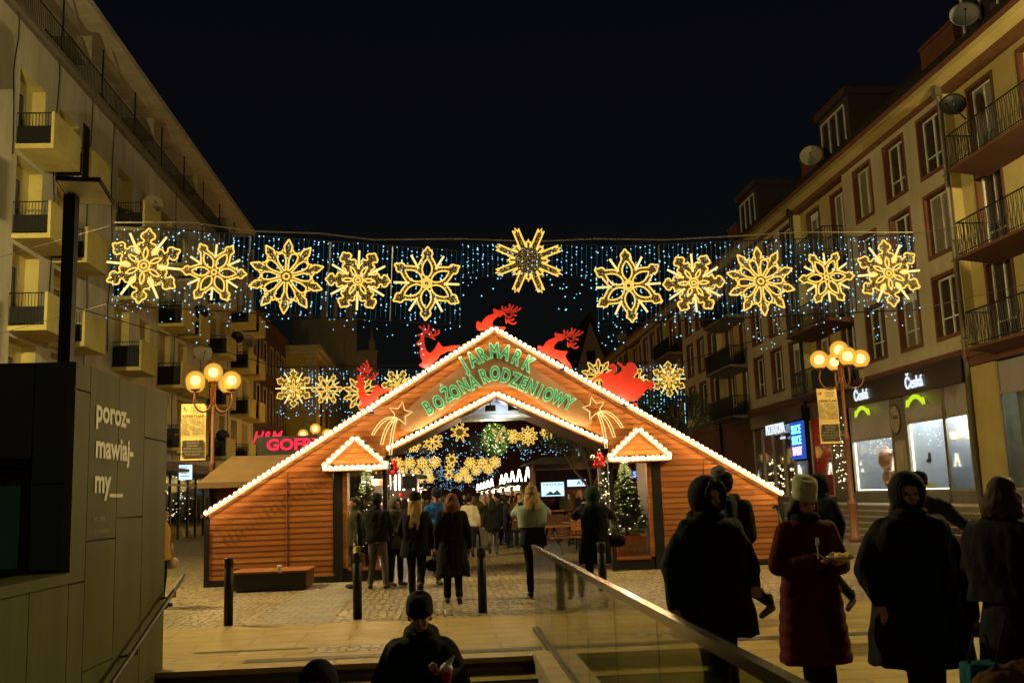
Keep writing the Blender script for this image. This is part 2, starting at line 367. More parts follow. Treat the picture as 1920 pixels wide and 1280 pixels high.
kb.cm = 0; kb.quad((.87, 2.6, -2.4), (.87, 10.5, -2.4), (.87, 10.5, 0), (.87, 2.6, 0)); kb.cm = 1
for k in range(8): kb.box(.86, 1.34, 10.38-(k+1)*1.0+.006, 10.38-k*1.0, -.02, .05)
structure(kb.build('stair_curb', [M['concrete'], M['step']]))
# raised terrace in front of the right-hand shops
tr = MB()
for i in range(6):
    x0 = 11.9+.3*i; x1 = 11.9+.3*(i+1) if i < 5 else 15.3; z = .158*(i+1)
    tr.cm = 0; tr.quad((x0, -5, z-.158), (x0, 100, z-.158), (x0, 100, z-.03), (x0, -5, z-.03)); tr.cm = 1
    tr.quad((x0-.02, -5, z), (x1, -5, z), (x1, 100, z), (x0-.02, 100, z)); tr.quad((x0-.02, -5, z-.03), (x0-.02, 100, z-.03), (x0-.02, 100, z), (x0-.02, -5, z))
tr.cm = 0; tr.quad((11.9, 100, 0), (15.3, 100, 0), (15.3, 100, .948), (11.9, 100, .948))
structure(tr.build('terrace_steps', [M['concrete'], M['step']]))
TZ = .948
# ================================================================ pavilion by the stairs
pa = empty('underpass_pavilion', (-2.86, 8.0, 0), 0, 'olive concrete stairwell pavilion with dark glass front and white lettering', 'building')
w = MB(); 
def panel(y0, y1, z0, z1, g=.006): w.box(-2.92, -2.86, y0+g, y1-g, z0+g, z1-g)
ys = [2.6, 3.4, 4.3, 5.2, 6.1, 6.65, 7.25, 7.98]
for a, b_ in zip(ys, ys[1:]): panel(a, b_, -2.4, 1.06)
panel(7.98, 8.32, -2.4, 1.05); panel(7.98, 8.32, 1.05, 2.55); panel(7.98, 8.32, 2.55, 2.77)
panel(8.32, 9.05, -2.4, .35); panel(8.32, 9.05, .35, 1.36); panel(8.32, 9.05, 1.36, 2.77)
panel(9.05, 9.82, -2.4, -.2); panel(9.05, 9.82, -.2, 1.53); panel(9.05, 9.82, 1.53, 2.77)
panel(9.82, 10.62, -2.4, -.02); panel(9.82, 10.62, -.02, 2.28); panel(9.82, 10.62, 2.28, 2.77)
w.build('olive_wall', M['olive'], pa, True)
w = MB(); w.box(-3.12, -2.925, 2.6, 10.6, -2.4, 1.05); w.box(-9, -2.925, 8.06, 10.6, 0, 2.75); w.build('core_wall', M['shopdark'], pa, True)
w = MB(); w.box(-3.2, -2.84, 2.6, 8.02, 1.062, 1.14); w.build('parapet_coping', M['olive'], pa, True)
w = MB()
for x0, x1, z0, z1 in ((-3.17, -2.87, 1.82, 2.76), (-3.17, -2.87, 1.16, 1.81), (-3.6, -3.18, 2.02, 2.76), (-4.4, -3.61, 2.02, 2.76), (-5.6, -4.41, 1.16, 2.76), (-9, -5.61, 0, 2.76)):
    w.box(x0, x1, 7.99, 8.05, z0, z1)
w.box(-4.4, -3.18, 7.99, 8.05, 1.145, 1.17)
w.build('dark_cladding', M['panelblack'], pa, True)
w = MB(); w.box(-4.36, -3.24, 8.03, 8.055, 1.18, 1.84); o = w.build('window', M['tealglass'], pa, True)
w = MB(); w.box(-4.4, -3.24, 7.97, 8.03, 1.84, 1.9); w.box(-3.24, -3.18, 7.97, 8.03, 1.17, 1.9); w.box(-4.4, -3.2, 7.98, 8.03, 1.96, 2.0); f = w.build('frame', M['black'], o)
f.location = (2.86, -8, 0)
w = MB(); w.box(-9, -2.87, 8.0, 10.6, 2.752, 2.765); w.build('roof_slab', M['panelblack'], pa, True)
M['lettering'] = mat('white_wall_lettering', (.80, .76, .64), .6)
M['letterfade'] = mat('faded_wall_lettering', (.22, .19, .12), .6)
def walltext(nm, t, px, py, h, mt, bold=.03, **k):
    p = atX(px, py, -2.855); mb = MB(); text(mb, t, p, UY, UZ, h, bold=bold, align='LEFT', extr=.006, **k); return mb.build(nm, mt, pa, True)
walltext('lettering', 'poroz-', 180, 769, .272, M['lettering'], sx=1.2)
walltext('lettering', 'mawiaj-', 179, 837, .272, M['lettering'], sx=1.2)
walltext('lettering', 'my__', 177, 903, .272, M['lettering'], sx=1.2)
walltext('lettering', "let's talk", 175, 972, .085, M['letterfade'], .015)
walltext('lettering', "porozmawiajmy", 175, 996, .06, M['letterfade'], .01)
hr = empty('stair_handrail', (-2.7, 10.9, 0), 0, 'brushed steel handrail sloping down the olive wall', 'handrail')
w = MB(); a = Vector((-2.72, 10.85, .90)); b_ = Vector((-2.72, 4.0, -1.20)); w.tube([a, b_], .022, 10); w.build('rail', M['black'], hr, True)
for k in range(6):
    q = a.lerp(b_, .05+k*.18); w = MB(); w.tube([q, q+Vector((0, 0, -.07)), q+Vector((-.14, 0, -.09))], .011, 6); w.build('bracket', M['black'], hr, True)
# glass balustrade
gb = empty('glass_balustrade', (1.07, 12.3, 0), 0, 'frameless glass balustrade with polished metal handrail beside the stairs', 'balustrade')
w = MB(); w.box(1.045, 1.095, 2.4, 12.3, .985, 1.012); w.box(1.05, 1.09, 2.4, 12.3, .96, .985); w.build('handrail', M['steel'], gb, True)
y = 12.28
for k, L in enumerate((.62, 1.3, 1.3, 1.3, 1.3, 1.3, 1.3, 1.3)):
    w = MB(); w.box(1.063, 1.077, y-L+.012, y, .052, .96); w.build('glass_panel', M['balglass'], gb, True); y -= L
w = MB(); w.box(1.03, 1.11, 2.4, 12.3, .006 if False else .01, .052); w.build('base_channel', M['darkmetal'], gb, True)
# ================================================================ facades
def facade(mb, X, s, y0, y1, z0, z1, holes):
    ys = sorted({y0, y1, *[h[0] for h in holes], *[h[1] for h in holes]}); zs = sorted({z0, z1, *[h[2] for h in holes], *[h[3] for h in holes]})
    ys = [q for q in ys if y0 <= q <= y1]; zs = [q for q in zs if z0 <= q <= z1]
    for a, b_ in zip(ys, ys[1:]):
        run = None
        for c, d in zip(zs, zs[1:]):
            my, mz = (a+b_)/2, (c+d)/2
            if any(h[0] < my < h[1] and h[2] < mz < h[3] for h in holes): continue
            mb.quad((X, a, c), (X, b_, c), (X, b_, d), (X, a, d))
def reveal(mb, X, s, h, dp):
    a, b_, c, d = h; x2 = X+s*dp
    mb.quad((X, a, c), (x2, a, c), (x2, a, d), (X, a, d)); mb.quad((X, b_, c), (x2, b_, c), (x2, b_, d), (X, b_, d))
    mb.quad((X, a, c), (x2, a, c), (x2, b_, c), (X, b_, c)); mb.quad((X, a, d), (x2, a, d), (x2, b_, d), (X, b_, d))
def bars(mb, p0, p1, h, step=.11, r=.008, rail=.018, wavy=False):
    p0 = Vector(p0); p1 = Vector(p1); L = (p1-p0).length; n = max(2, int(L/step)); d = (p1-p0)/n
    for i in range(n+1):
        q = p0+d*i
        if wavy and i % 2: mb.tube([q, q+UZ*h*.3+d*.4, q+UZ*h*.6-d*.4, q+UZ*h], r, 4)
        else: mb.tube([q, q+UZ*h], r, 4)
    mb.tube([p0+UZ*h, p1+UZ*h], rail, 5); mb.tube([p0+UZ*.06, p1+UZ*.06], rail*.7, 4)
def dish(x, y, z, r, aim, m_, label, arm=(0, 0, 0)):
    o = empty('satellite_dish', (x, y, z), 0, label, 'satellite dish'); q = Vector(aim).normalized().to_track_quat('Z', 'Y').to_matrix()
    w = MB(); w.lathe([(.001, -.10*r/.4), (r*.5, -.07*r/.4), (r*.85, -.01), (r, .03), (r, .045), (r*.85, .005), (r*.5, -.055*r/.4), (.001, -.085*r/.4)], (0, 0, 0), 20, q); w.build('reflector', m_, o)
    w = MB(); w.tube([q @ Vector((0, -r*.9, 0)), q @ Vector((0, -r*.3, r*1.0))], .012, 5); w.ball(q @ Vector((0, -r*.3, r*1.0)), .04, 8, 6); w.build('feed_arm', M['darkmetal'], o)
    w = MB(); w.tube([q @ Vector((0, 0, -.08)), Vector(arm)], .022, 6); w.build('bracket', M['darkmetal'], o); return o
# ---- right-hand building
XR = 15.3
rb = empty('apartment_building', (XR, 27.7, 0), 0, 'four storey cream apartment block on the right with brown window surrounds and shops below', 'building')
FL = ((5.95, 7.75), (8.5, 10.35), (11.05, 12.85)); P = 13.05; Y00 = 27.7
Y_0, Y_1 = Y00-P-6, Y00+5*P
holes = []; bayh = []
for k in range(-1, 5):
    b0 = Y00+k*P
    for fi, (z0, z1) in enumerate(FL):
        for c in (.9, 3.35, 5.9): holes.append((b0+c-.68, b0+c+.68, z0, z1))
        for c in (8.9, 11.5): bayh.append((b0+c-.62, b0+c+.62, z0-.75, z1))
shop = []
w = MB(); bays = [(Y00+k*P+7.65, Y00+k*P+12.95) for k in range(-1, 5)]
facade(w, XR, 1, Y_0, Y_1, 5.4, 13.5, holes+[(a, b_, 5.4, 13.5) for a, b_ in bays])
w.cm = 1
for a, b_ in bays:
    facade(w, XR+.3, 1, a, b_, 5.4, 13.5, bayh); w.quad((XR, a, 5.4), (XR+.3, a, 5.4), (XR+.3, a, 13.5), (XR, a, 13.5)); w.quad((XR, b_, 5.4), (XR+.3, b_, 5.4), (XR+.3, b_, 13.5), (XR, b_, 13.5))
w.cm = 2
w.box(XR+2, XR+10, Y_0, Y_1, 0, 13.4)
w.build('wall', [M['plasterR'], M['yellowR'], M['shopdark']], rb, True)
w = MB(); w.box(XR-.10, XR+.45, Y_0, Y_1, 5.12, 5.4); w.box(XR-.04, XR+.4, Y_0, Y_1, 4.86, 5.12); w.build('fascia_band', M['fascia'], rb, True)
w = MB(); w.box(XR-.03, XR+.28, Y_0, Y_1, 13.15, 13.36); w.box(XR-.5, XR+.6, Y_0, Y_1, 13.52, 13.70); w.build('cornice', M['brown'], rb, True)
w = MB(); w.quad((XR-.5, Y_0, 13.51), (XR+.6, Y_0, 13.51), (XR+.6, Y_1, 13.51), (XR-.5, Y_1, 13.51)); w.quad((XR-.005, Y_0, 13.36), (XR-.005, Y_1, 13.36), (XR-.3, Y_1, 13.505), (XR-.3, Y_0, 13.505)); w.build('soffit', M['yellowR'], rb, True)
w = MB(); w.prism([(XR-.45, 13.70), (XR+3.2, 17.3), (XR+9, 17.6), (XR+9, 13.70)], Y_0, Y_1); rf = w.build('roof', M['roof'], rb, True)
def window(parent, X, s, h, dp, surround, style, world=True, door=False, wd=.11):
    a, b_, c, d = h; w = MB(); reveal(w, X, s, h, dp)
    if surround:
        x0 = X-s*.025
        w.box(x0, X, a-wd, a, c-wd, d+wd); w.box(x0, X, b_, b_+wd, c-wd, d+wd); w.box(x0, X, a, b_, d, d+wd); w.box(x0-s*.03, X, a, b_, c-wd, c)
    o = w.build('window', surround or M['yellowL'], parent, True)
    w = MB(); x1 = X+s*(dp-.05); x2 = X+s*dp; f = .055; mid = a+(b_-a)*.5
    w.box(x1, x2, a, a+f, c, d); w.box(x1, x2, b_-f, b_, c, d); w.box(x1, x2, a+f, b_-f, c, c+f); w.box(x1, x2, a+f, b_-f, d-f, d); w.box(x1, x2, mid-.04, mid+.04, c+f, d-f)
    if style != 2: w.box(x1, x2, a+f, mid-.04, c+(d-c)*.3, c+(d-c)*.3+.04); w.box(x1, x2, mid+.04, b_-f, c+(d-c)*.3, c+(d-c)*.3+.04)
    if style == 1: w.box(x1-s*.02, x1, a+f, b_-f, d-.3, d-.02)
    fr = w.build('frame', M['white'], o); fr.location = -wloc(parent)
    w = MB(); w.quad((x2-s*.01, a, c), (x2-s*.01, b_, c), (x2-s*.01, b_, d), (x2-s*.01, a, d)); pn = w.build('pane', M['panelit'] if style in (1, 2) else M['pane'], o); pn.location = -wloc(parent)
    return o
ri = random.Random(3)
for h in holes:
    if h[0] > 18: window(rb, XR, 1, h, .22, M['brown'], ri.choice([0, 0, 1, 2, 0]))
for h in bayh:
    if h[0] > 18: window(rb, XR+.3, 1, h, .2, M['brown'], ri.choice([0, 1, 2, 0]))
ib = 0
for k in range(-1, 4):
    for fi, (z0, z1) in enumerate(FL):
        a = Y00+k*P+7.9; b_ = Y00+k*P+12.6; zb = z0-.72
        if k == -1: a, b_ = 19.5, 26.2
        w = MB(); w.prism([(XR+.3, zb-.02), (XR-.85, zb-.02), (XR-.85, zb-.10), (XR+.3, zb-.24)], a, b_); bo = w.build('balcony', M['fascia'] if k < 1 else M['concrete'], rb, True)
        w = MB(); hh = .95
        bars(w, (XR-.8, a+.04, zb), (XR-.8, b_-.04, zb), hh, .10, .013, .024, k == -1); bars(w, (XR, a+.04, zb), (XR-.8, a+.04, zb), hh, .10, .012, .024); bars(w, (XR, b_-.04, zb), (XR-.8, b_-.04, zb), hh, .10, .013, .024, k == -1)
        if k >= 1 or fi == 0: 
            w.box(XR-.785, XR-.775, a+.06, (b_+a)/2 if k < 1 else b_-.06, zb+.08, zb+hh-.1)
        rl = w.build('railing', M['black'], bo); rl.location = -wloc(rb)
for k in range(0, 5):
    y = Y00+k*P; w = MB(); w.tube([(XR-.08, y, 1.0), (XR-.08, y, 13.1), (XR-.2, y, 13.45)], .07, 8); w.box(XR-.22, XR-.02, y-.12, y+.12, 13.1, 13.36)
    for z in (2.5, 5.6, 8, 10.6): w.box(XR-.16, XR, y-.09, y+.09, z, z+.04)
    w.build('downpipe', M['darkmetal'] if k else mat('grey_zinc', (.17, .14, .09), .5, .3), rb, True)
# dormers and chimneys on the roof
for y0, y1, z1, win in ((35.9, 38.8, 16.9, 1), (47.4, 50.3, 16.9, 1), (24.2, 27.5, 17.0, 1), (60.5, 63.4, 16.9, 1), (28.9, 31.1, 16.1, 0), (40.9, 42.6, 16.2, 0), (52.8, 54.4, 16.1, 0)):
    w = MB(); x0 = XR+.75 if win else XR+1.0
    if win:
        w.prism([(x0, 14.4), (x0, z1-.3), (x0+3.5, z1-.3), (x0+3.5, 14.4)], y0, y1); d_ = w.build('dormer', M['dormer'], rf); d_.location = -wloc(rb)
        w = MB(); w.box(x0-.18, x0+3.5, y0-.15, y1+.15, z1-.29, z1); q = w.build('dormer', M['dormer'], rf); q.location = -wloc(rb)
        w = MB(); w.box(x0-.04, x0-.004, y0+.25, y1-.25, 14.9, z1-.55); q = w.build('dormer', M['pane'], rf); q.location = -wloc(rb)
        w = MB()
        for t in (0, .33, .66, 1): yy = y0+.25+(y1-y0-.56)*t; w.box(x0-.09, x0-.042, yy, yy+.06, 14.9, z1-.55)
        w.box(x0-.085, x0-.042, y0+.25, y1-.25, z1-.62, z1-.55); q = w.build('dormer', M['white'], rf); q.location = -wloc(rb)
    else:
        w.box(x0+.3, x0+2.2, y0, y1, 14, z1); w.box(x0+.25, x0+2.25, y0-.05, y1+.05, z1, z1+.12); q = w.build('chimney', M['rust'], rf); q.location = -wloc(rb)
# shop fronts (parts of the building)
def front(y0, y1, z0, z1, m_, nm, x=XR, t=.1):
    w = MB(); w.box(x, x+t, y0, y1, z0, z1); return w.build(nm, m_, rb, True)
front(Y_0, 21.5, TZ, 4.84, M['fascia'], 'ground_floor_wall', t=.3); front(26.35, 27.9, TZ, 4.84, M['yellowR'], 'ground_floor_wall', t=.3)
front(36.75, 38.4, TZ, 4.84, M['shopdark'], 'ground_floor_wall', t=.3); front(48.4, 93, TZ, 4.84, M['fascia'], 'ground_floor_wall', t=.3); front(40.75, 41.15, TZ, 4.84, M['concrete'], 'ground_floor_wall', t=.3)
front(27.9, 36.75, 4.45, 5.22, M['shopdark'], 'shop_fascia', XR-.16, .14); front(41.15, 48.3, 4.42, 5.0, M['shopdark'], 'shop_fascia', XR-.12, .1); front(38.4, 40.75, 4.3, 4.84, M['shopdark'], 'shop_fascia')
front(27.9, 36.75, TZ, 1.3, M['concrete'], 'stall_riser', XR-.05, .3); front(41.15, 48.4, TZ, 1.15, M['shopdark'], 'stall_riser', XR, .3); front(21.5, 26.35, TZ, 1.3, M['concrete'], 'stall_riser', XR, .3)
M['greypanel'] = mat('frosted_upper_glass', (.26, .25, .28), .35, c2=(.20, .19, .22), ns=1)
M['shopgrey'] = mat('grey_shop_wall', (.30, .29, .30), .7, c2=(.20, .20, .22), ns=.8)
M['copperball'] = mat('copper_balloon', (.50, .22, .13), .35, .5, c2=(.40, .17, .10))
M['paleframe'] = mat('pale_shop_frame', (.30, .27, .20), .5)
def shopwin(y0, y1, z0, z1, zt, depth=1.6, led=True, back=None, floor=True, top=True):
    w = MB(); t = .07
    w.box(XR-.02, XR+.06, y0, y0+t, z0, zt); w.box(XR-.02, XR+.06, y1-t, y1, z0, zt); w.box(XR-.02, XR+.06, y0+t, y1-t, z0, z0+t)
    if top: w.box(XR-.02, XR+.06, y0+t, y1-t, z1, z1+t)
    o = w.build('shop_window', M['paleframe'], rb, True)
    if top: w = MB(); w.box(XR+.01, XR+.04, y0+t, y1-t, z1+t, zt); q = w.build('upper_panel', M['greypanel'], o); q.location = -wloc(rb)
    w = MB(); w.box(XR+.02, XR+.03, y0+t, y1-t, z0+t, z1); q = w.build('pane', M['glass'], o); q.location = -wloc(rb)
    w = MB(); X2 = XR+depth
    w.quad((X2, y0, z0), (X2, y1, z0), (X2, y1, zt), (X2, y0, zt)); w.quad((XR+.06, y0, z0), (X2, y0, z0), (X2, y0, zt), (XR+.06, y0, zt)); w.quad((XR+.06, y1, z0), (X2, y1, z0), (X2, y1, zt), (XR+.06, y1, zt))
    w.quad((XR+.06, y0, z0), (X2, y0, z0), (X2, y1, z0), (XR+.06, y1, z0)); w.quad((XR+.06, y0, zt-.01), (X2, y0, zt-.01), (X2, y1, zt-.01), (XR+.06, y1, zt-.01))
    q = w.build('display_room', back or M['shopgrey'], o); q.location = -wloc(rb)
    if led: w = MB(); w.box(XR+.07, XR+.10, y1-t-.05, y1-t-.015, z0+t, z1-.02); w.box(XR+.07, XR+.10, y0+t, y1-t, z0+t+.003, z0+t+.03); q = w.build('led_strip', M['tubelight'], o); q.location = -wloc(rb)
    return o
s1 = shopwin(33.05, 36.5, 1.3, 3.15, 4.45); s2 = shopwin(29.45, 31.95, 1.3, 3.5, 4.45); s3 = shopwin(28.0, 29.42, 1.3, 3.5, 4.45, led=False); s4 = shopwin(21.6, 26.3, 1.3, 3.9, 4.8, led=False, back=M['curtainR'], depth=.5)
for o, y in ((s1, 34.8), (s2, 30.7), (s3, 28.7), (s4, 24)): lamp('display_lamp', Vector((XR+(.8 if o is not s4 else .28), y, 4.1 if o is not s4 else 4.3))-wloc(rb), 480 if o is not s4 else 110, (.82, .88, 1), .15, o)
front(32.0, 33.0, 1.0, 4.45, M['concrete'], 'shop_pier'); 
w = MB(); w.box(XR-.03, XR, 32.08, 32.92, 1.0, 3.0); q = w.build('shop_door', M['paleframe'], rb, True); w = MB(); w.box(XR-.04, XR-.031, 32.25, 32.75, 1.5, 2.8); q = w.build('door_glass', M['panelit'], q); q.location = -wloc(rb)
# giant balloons and workers live inside the shop
for y, z, r, n_ in ((35.0, 2.45, .42, 'copper foil balloon high in the left display window'), (34.2, 1.75, .42, 'copper foil balloon low in the left display window'), (28.5, 3.0, .42, 'copper foil balloon high in the corner display window'), (28.4, 1.95, .45, 'copper foil balloon low in the corner display window'), (34.9, 1.8, .36, 'copper foil balloon resting beside a pale box in the left display window')):
    o = MB(); o.ball((0, 0, 0), (r*.8, r, r), 20, 12)
    for k in range(7): o.ball((-(r*.1), math.cos(k*.9)*r*.9, math.sin(k*.9)*r*.9), .09, 8, 6)
    q = o.build('foil_balloon', M['copperball'], None, loc=(XR+.65, y, z)); tag(q, n_, 'balloon')
# pizzeria glazing
for y0, y1 in ((47.0, 48.3), (45.55, 46.9), (44.1, 45.45), (42.75, 44.0)):
    q = shopwin(y0, y1, 1.15, 4.35, 4.38, 2.5, False, M['fascia'], top=False)
    lamp('ceiling_lamp', Vector((XR+1.2, (y0+y1)/2, 3.9))-wloc(rb), 12, (1, .62, .35), .1, q)
q = shopwin(38.5, 40.7, 1.15, 4.25, 4.3, 2.5, False, M['redply'], top=False); lamp('ceiling_lamp', Vector((XR+1.3, 39.6, 3.5))-wloc(rb), 25, (1, .62, .3), .1, q)
q = shopwin(41.2, 42.7, 1.15, 2.65, 2.68, 1.2, False, M['greypanel'], top=False); lamp('ceiling_lamp', Vector((XR+.6, 41.9, 2.4))-wloc(rb), 10, (.75, .7, 1), .1, q)
def sign(name, label, loc): return empty(name, loc, 0, label, 'sign')
def sgn_text(o, t, p, size, m_, nm='letters', bold=.03, **k):
    mb = MB(); text(mb, t, Vector(p), -UY, UZ, size, bold=bold, extr=.03, **k); q = mb.build(nm, m_, o, True); return q
for px, py, lb, sz in ((1614, 742, 'smaller white lit script sign with yellow ribbon over the left shop window', .52), (1713, 718, 'larger white lit script sign with yellow ribbon over the right shop window', .52)):
    p = atX(px, py, XR-.2); o = sign('shop_sign', lb, p); sgn_text(o, 'Česká', p+UZ*.02, sz, M['neonwhite'], bold=.02, sx=1.0, space=.92)
    mb = MB(); pts = []; n_ = 10
    for k in range(n_+1): t = -1+2*k/n_; pts.append((t*.50, -.36-.18*t*t))
    for k in range(n_, -1, -1): t = -1+2*k/n_; pts.append((t*.47, -.50-.20*t*t))

    mb.prism(pts, 0, .03, lambda a, b_, d: (p.x-d, p.y-a, p.z+b_))
    for sg in (1, -1): mb.prism([(sg*.45, -.57), (sg*.48, -.74), (sg*.55, -.68), (sg*.65, -.74), (sg*.60, -.50), (sg*.50, -.49)], .0, .025, lambda a, b_, d: (p.x-d, p.y-a, p.z+b_))
    mb.build('ribbon', M['neonyel'], o, True)
p = atX(1679, 786, XR-.02); o = sign('round_shop_sign', 'round pale emblem sign on the grey pier between the shop windows', p)
def disc(mb, p, r, t, n=24, ax='X'):
    pts = [(math.cos(2*PI*k/n)*r[0], math.sin(2*PI*k/n)*r[1]) for k in range(n)]
    mb.prism(pts, 0, t, lambda a, b_, d: (p.x-d, p.y-a, p.z+b_) if ax == 'X' else (p.x+a, p.y-d, p.z+b_))
mb = MB(); disc(mb, p, (.40, .52), .02); mb.build('plate', M['rust'], o, True); mb = MB(); disc(mb, p-UX*.02, (.34, .46), .01); mb.build('disc', M['paleframe'], o, True)
sgn_text(o, 'Česká', p-UX*.032+UZ*.08, .2, M['rust'], bold=.01)
p = atX(1453, 805, XR-.15); o = sign('restaurant_sign', 'white lit capital lettering on the black restaurant fascia', p); sgn_text(o, 'PIZZATOPIA', p, .62, M['neonwhite'], bold=.02, sx=.78, space=.95)
p2 = atX(1462, 817, XR-.15); sgn_text(o, 'NEOTERIC', Vector((p2.x, p.y-1.0, p.z-.44)), .15, M['neonwhite'], bold=.02)
# LED screen
scr = sign('led_screen_sign', 'blue vertical screen sign with cyan and pink capitals', (XR-.1, 42, 3.5)); mb = MB(); mb.box(XR-.12, XR-.05, 41.15, 42.75, 2.75, 4.35); mb.build('screen', M['bluescreen'], scr, True)
for k, (t, m_) in enumerate((('SLICE', 'cyanlet'), ('SLICE', 'cyanlet'), ('BABY', 'pinklet'))): sgn_text(scr, t, (XR-.14, 41.95, 4.0-k*.46), .50, M[m_], bold=.02, sx=.92)
# neon words inside the restaurant windows
for y, t, m_ in ((46.3, 'MINI', 'pinklet'), (44.9, 'CIS', 'pinklet')):
    o = sign('window_neon', 'pink neon word glowing in the restaurant window left of the screen' if t == 'CIS' else 'pink neon word in the leftmost lit restaurant pane', (XR+.5, y, 3.2)); sgn_text(o, t, (XR+.5, y, 3.6), .42, M[m_], bold=.01); sgn_text(o, t[::-1], (XR+.5, y, 3.1), .38, M[m_], bold=.01)
# strings of warm dots inside the restaurant and right of it
def dots(name, label, box, n, r, m_, cat='string lights', seed=1, parent=None):
    rr = random.Random(seed); mb = MB(); (x0, x1), (y0, y1), (z0, z1) = box
    for k in range(n): mb.dot((rr.uniform(x0, x1), rr.uniform(y0, y1), rr.uniform(z0, z1)), r*rr.uniform(.7, 1.3))
    o = mb.build(name, m_); return tag(o, label, cat, kind='stuff')
dots('window_fairy_lights', 'swags of tiny warm lights inside the restaurant windows', ((XR+.2, XR+1.4), (42.8, 48.1), (1.3, 4.2)), 190, .03, M['ledwarm'], seed=4)
dots('window_fairy_lights', 'tiny lights hanging in the display windows of the corner shop', ((XR+.3, XR+.9), (29.6, 36.2), (2.7, 3.45)), 110, .014, M['ledwarm'], seed=5)
dots('window_fairy_lights', 'tiny white lights in the narrow dark window right of the restaurant', ((XR-.05, XR+.0), (37.0, 38.2), (1.4, 4.2)), 60, .018, M['ledwarm'], seed=6)
mb = MB()
for yy, z0, dz, nn in ((41.6, 2.0, 0, 0),):
    pass
for k in range(3):
    pts = [(XR+.15, 43.2+t*.32, 2.2-k*.42+.10*math.sin(t*.9+k)+.05*t) for t in range(13)]; 
    for q in pts:
        for j in range(5): mb.dot((q[0]+random.uniform(-.05, .1), q[1]+random.uniform(-.15, .15), q[2]+random.uniform(-.05, .05)), .026)
tag(mb.build('light_garland', M['ledwarm']), 'thick wavy garland of warm lights low in the restaurant window', 'light garland')
# ---- left-hand building
XL = -13.6
lb = empty('apartment_building', (XL, 45, 0), 0, 'tall pale yellow apartment block on the left with stacked balconies and a top gallery', 'building')
LF = (4.45, 7.45, 10.45, 13.45)
doors = [(19.0, 21.0), (25.4, 27.4), (32.1, 34.2), (42.1, 44.1), (48.7, 50.7), (58.9, 60.9), (65.4, 67.4)]
wins = [(22.4, 24.2), (35.5, 37.5), (45.6, 47.2), (52.2, 54.0), (62.0, 63.6), (69.0, 71)]
holes = []
for z in LF:
    holes += [(a, b_, z+.1, z+2.7) for a, b_ in doors]+[(a, b_, z+.9, z+2.7) for a, b_ in wins]
w = MB(); facade(w, XL, -1, 8, 73, 3.9, 18.0, holes); facade(w, XL-1.5, -1, 8, 73, 18.0, 21.3, [])
w.quad((XL, 73, 0), (XL-9, 73, 0), (XL-9, 73, 18), (XL, 73, 18)); w.box(XL-9, XL-1.6, 8, 73, 0, 21.2)
w.build('wall', M['plasterL'], lb, True)
w = MB(); w.box(XL-1.5, XL+.22, 8, 73, 17.86, 18.04); w.box(XL-1.5, XL+.05, 8, 73, 17.7, 17.86); w.build('gallery_slab', M['concrete'], lb, True)
w = MB(); w.prism([(XL-9, 21.3), (XL+.15, 21.3), (XL+.15, 21.62), (XL-9, 22.2)], 8, 73); w.build('roof', M['plasterL'], lb, True)
w = MB(); bars(w, (XL+.12, 12, 18.04), (XL+.12, 73, 18.04), 1.0, .16, .011, .025)
for k in range(13): w.tube([(XL+.12, 18+k*4.3, 18.04), (XL+.12, 18+k*4.3, 20.2)], .035, 5)
w.build('gallery_railing', M['black'], lb, True)
for k in range(7): w = MB(); w.box(XL-1.45, XL+.1, 21+k*8.6, 21.05+k*8.6, 19.0, 20.2); w.build('gallery_screen', M['curtainR'], lb, True)
for k in range(9): w = MB(); y = 19+k*6.2; w.box(XL-1.48, XL-1.44, y, y+.95, 18.1, 20.2); w.box(XL-1.48, XL-1.44, y+1.3, y+2.5, 18.9, 20.2); w.build('gallery_door', M['pane'], lb, True)
ri = random.Random(5)
for h in holes:
    if h[0] < 24: continue
    a, b_, c, d = h; dr = d-c > 2
    w = MB(); reveal(w, XL, -1, h, .45); w.quad((XL-.45, a, c), (XL-.45, b_, c), (XL-.45, b_, d), (XL-.45, a, d)); o = w.build('door_recess' if dr else 'window', M['yellowL'], lb, True)
    w = MB(); f = .06; x1, x2 = XL-.45, XL-.38; a2, b2 = (a+.25, b_-.75) if dr else (a+.25, b_-.25); c2, d2 = c+.02, d-.45
    w.box(x1, x2, a2, a2+f, c2, d2); w.box(x1, x2, b2-f, b2, c2, d2); w.box(x1, x2, a2+f, b2-f, d2-f, d2); w.box(x1, x2, a2+f, b2-f, c2, c2+f)
    if not dr: w.box(x1, x2, (a2+b2)/2-.03, (a2+b2)/2+.03, c2+f, d2-f)
    q = w.build('frame', M['white'], o); q.location = -wloc(lb)
    w = MB(); w.quad((XL-.43, a2, c2), (XL-.43, b2, c2), (XL-.43, b2, d2), (XL-.43, a2, d2)); q = w.build('pane', M['pane'] if ri.random() < .7 else M['panelit'], o); q.location = -wloc(lb)
bl = [(a-.15, b_+.15) for a, b_ in doors if a > 24]+[(35.3, 37.5), (52.0, 54.1), (69, 71.1)]
for a, b_ in bl:
    for z in LF:
        if (a == 35.3 and z < 7): continue
        w = MB(); xo = XL+1.2
        w.box(XL, xo, a, b_, z-.16, z); w.box(xo-.09, xo, a, b_, z, z+1.08); w.box(XL, xo-.09, b_-.08, b_, z, z+1.05)
        if ri.random() < .25: w.box(xo-.12, xo+.03, a-.02, b_+.02, z+1.08, z+1.12)
        q = w.build('balcony', M['yellowL'], lb, True)
        w = MB(); bars(w, (XL, a+.03, z), (xo-.1, a+.03, z), 1.05, .1, .010, .02); w.box(XL+.02, xo-.1, a+.05, a+.07, z+.04, z+.62 if ri.random() < .5 else z+.9); rl = w.build('railing', M['black'], q); rl.location = -wloc(lb)
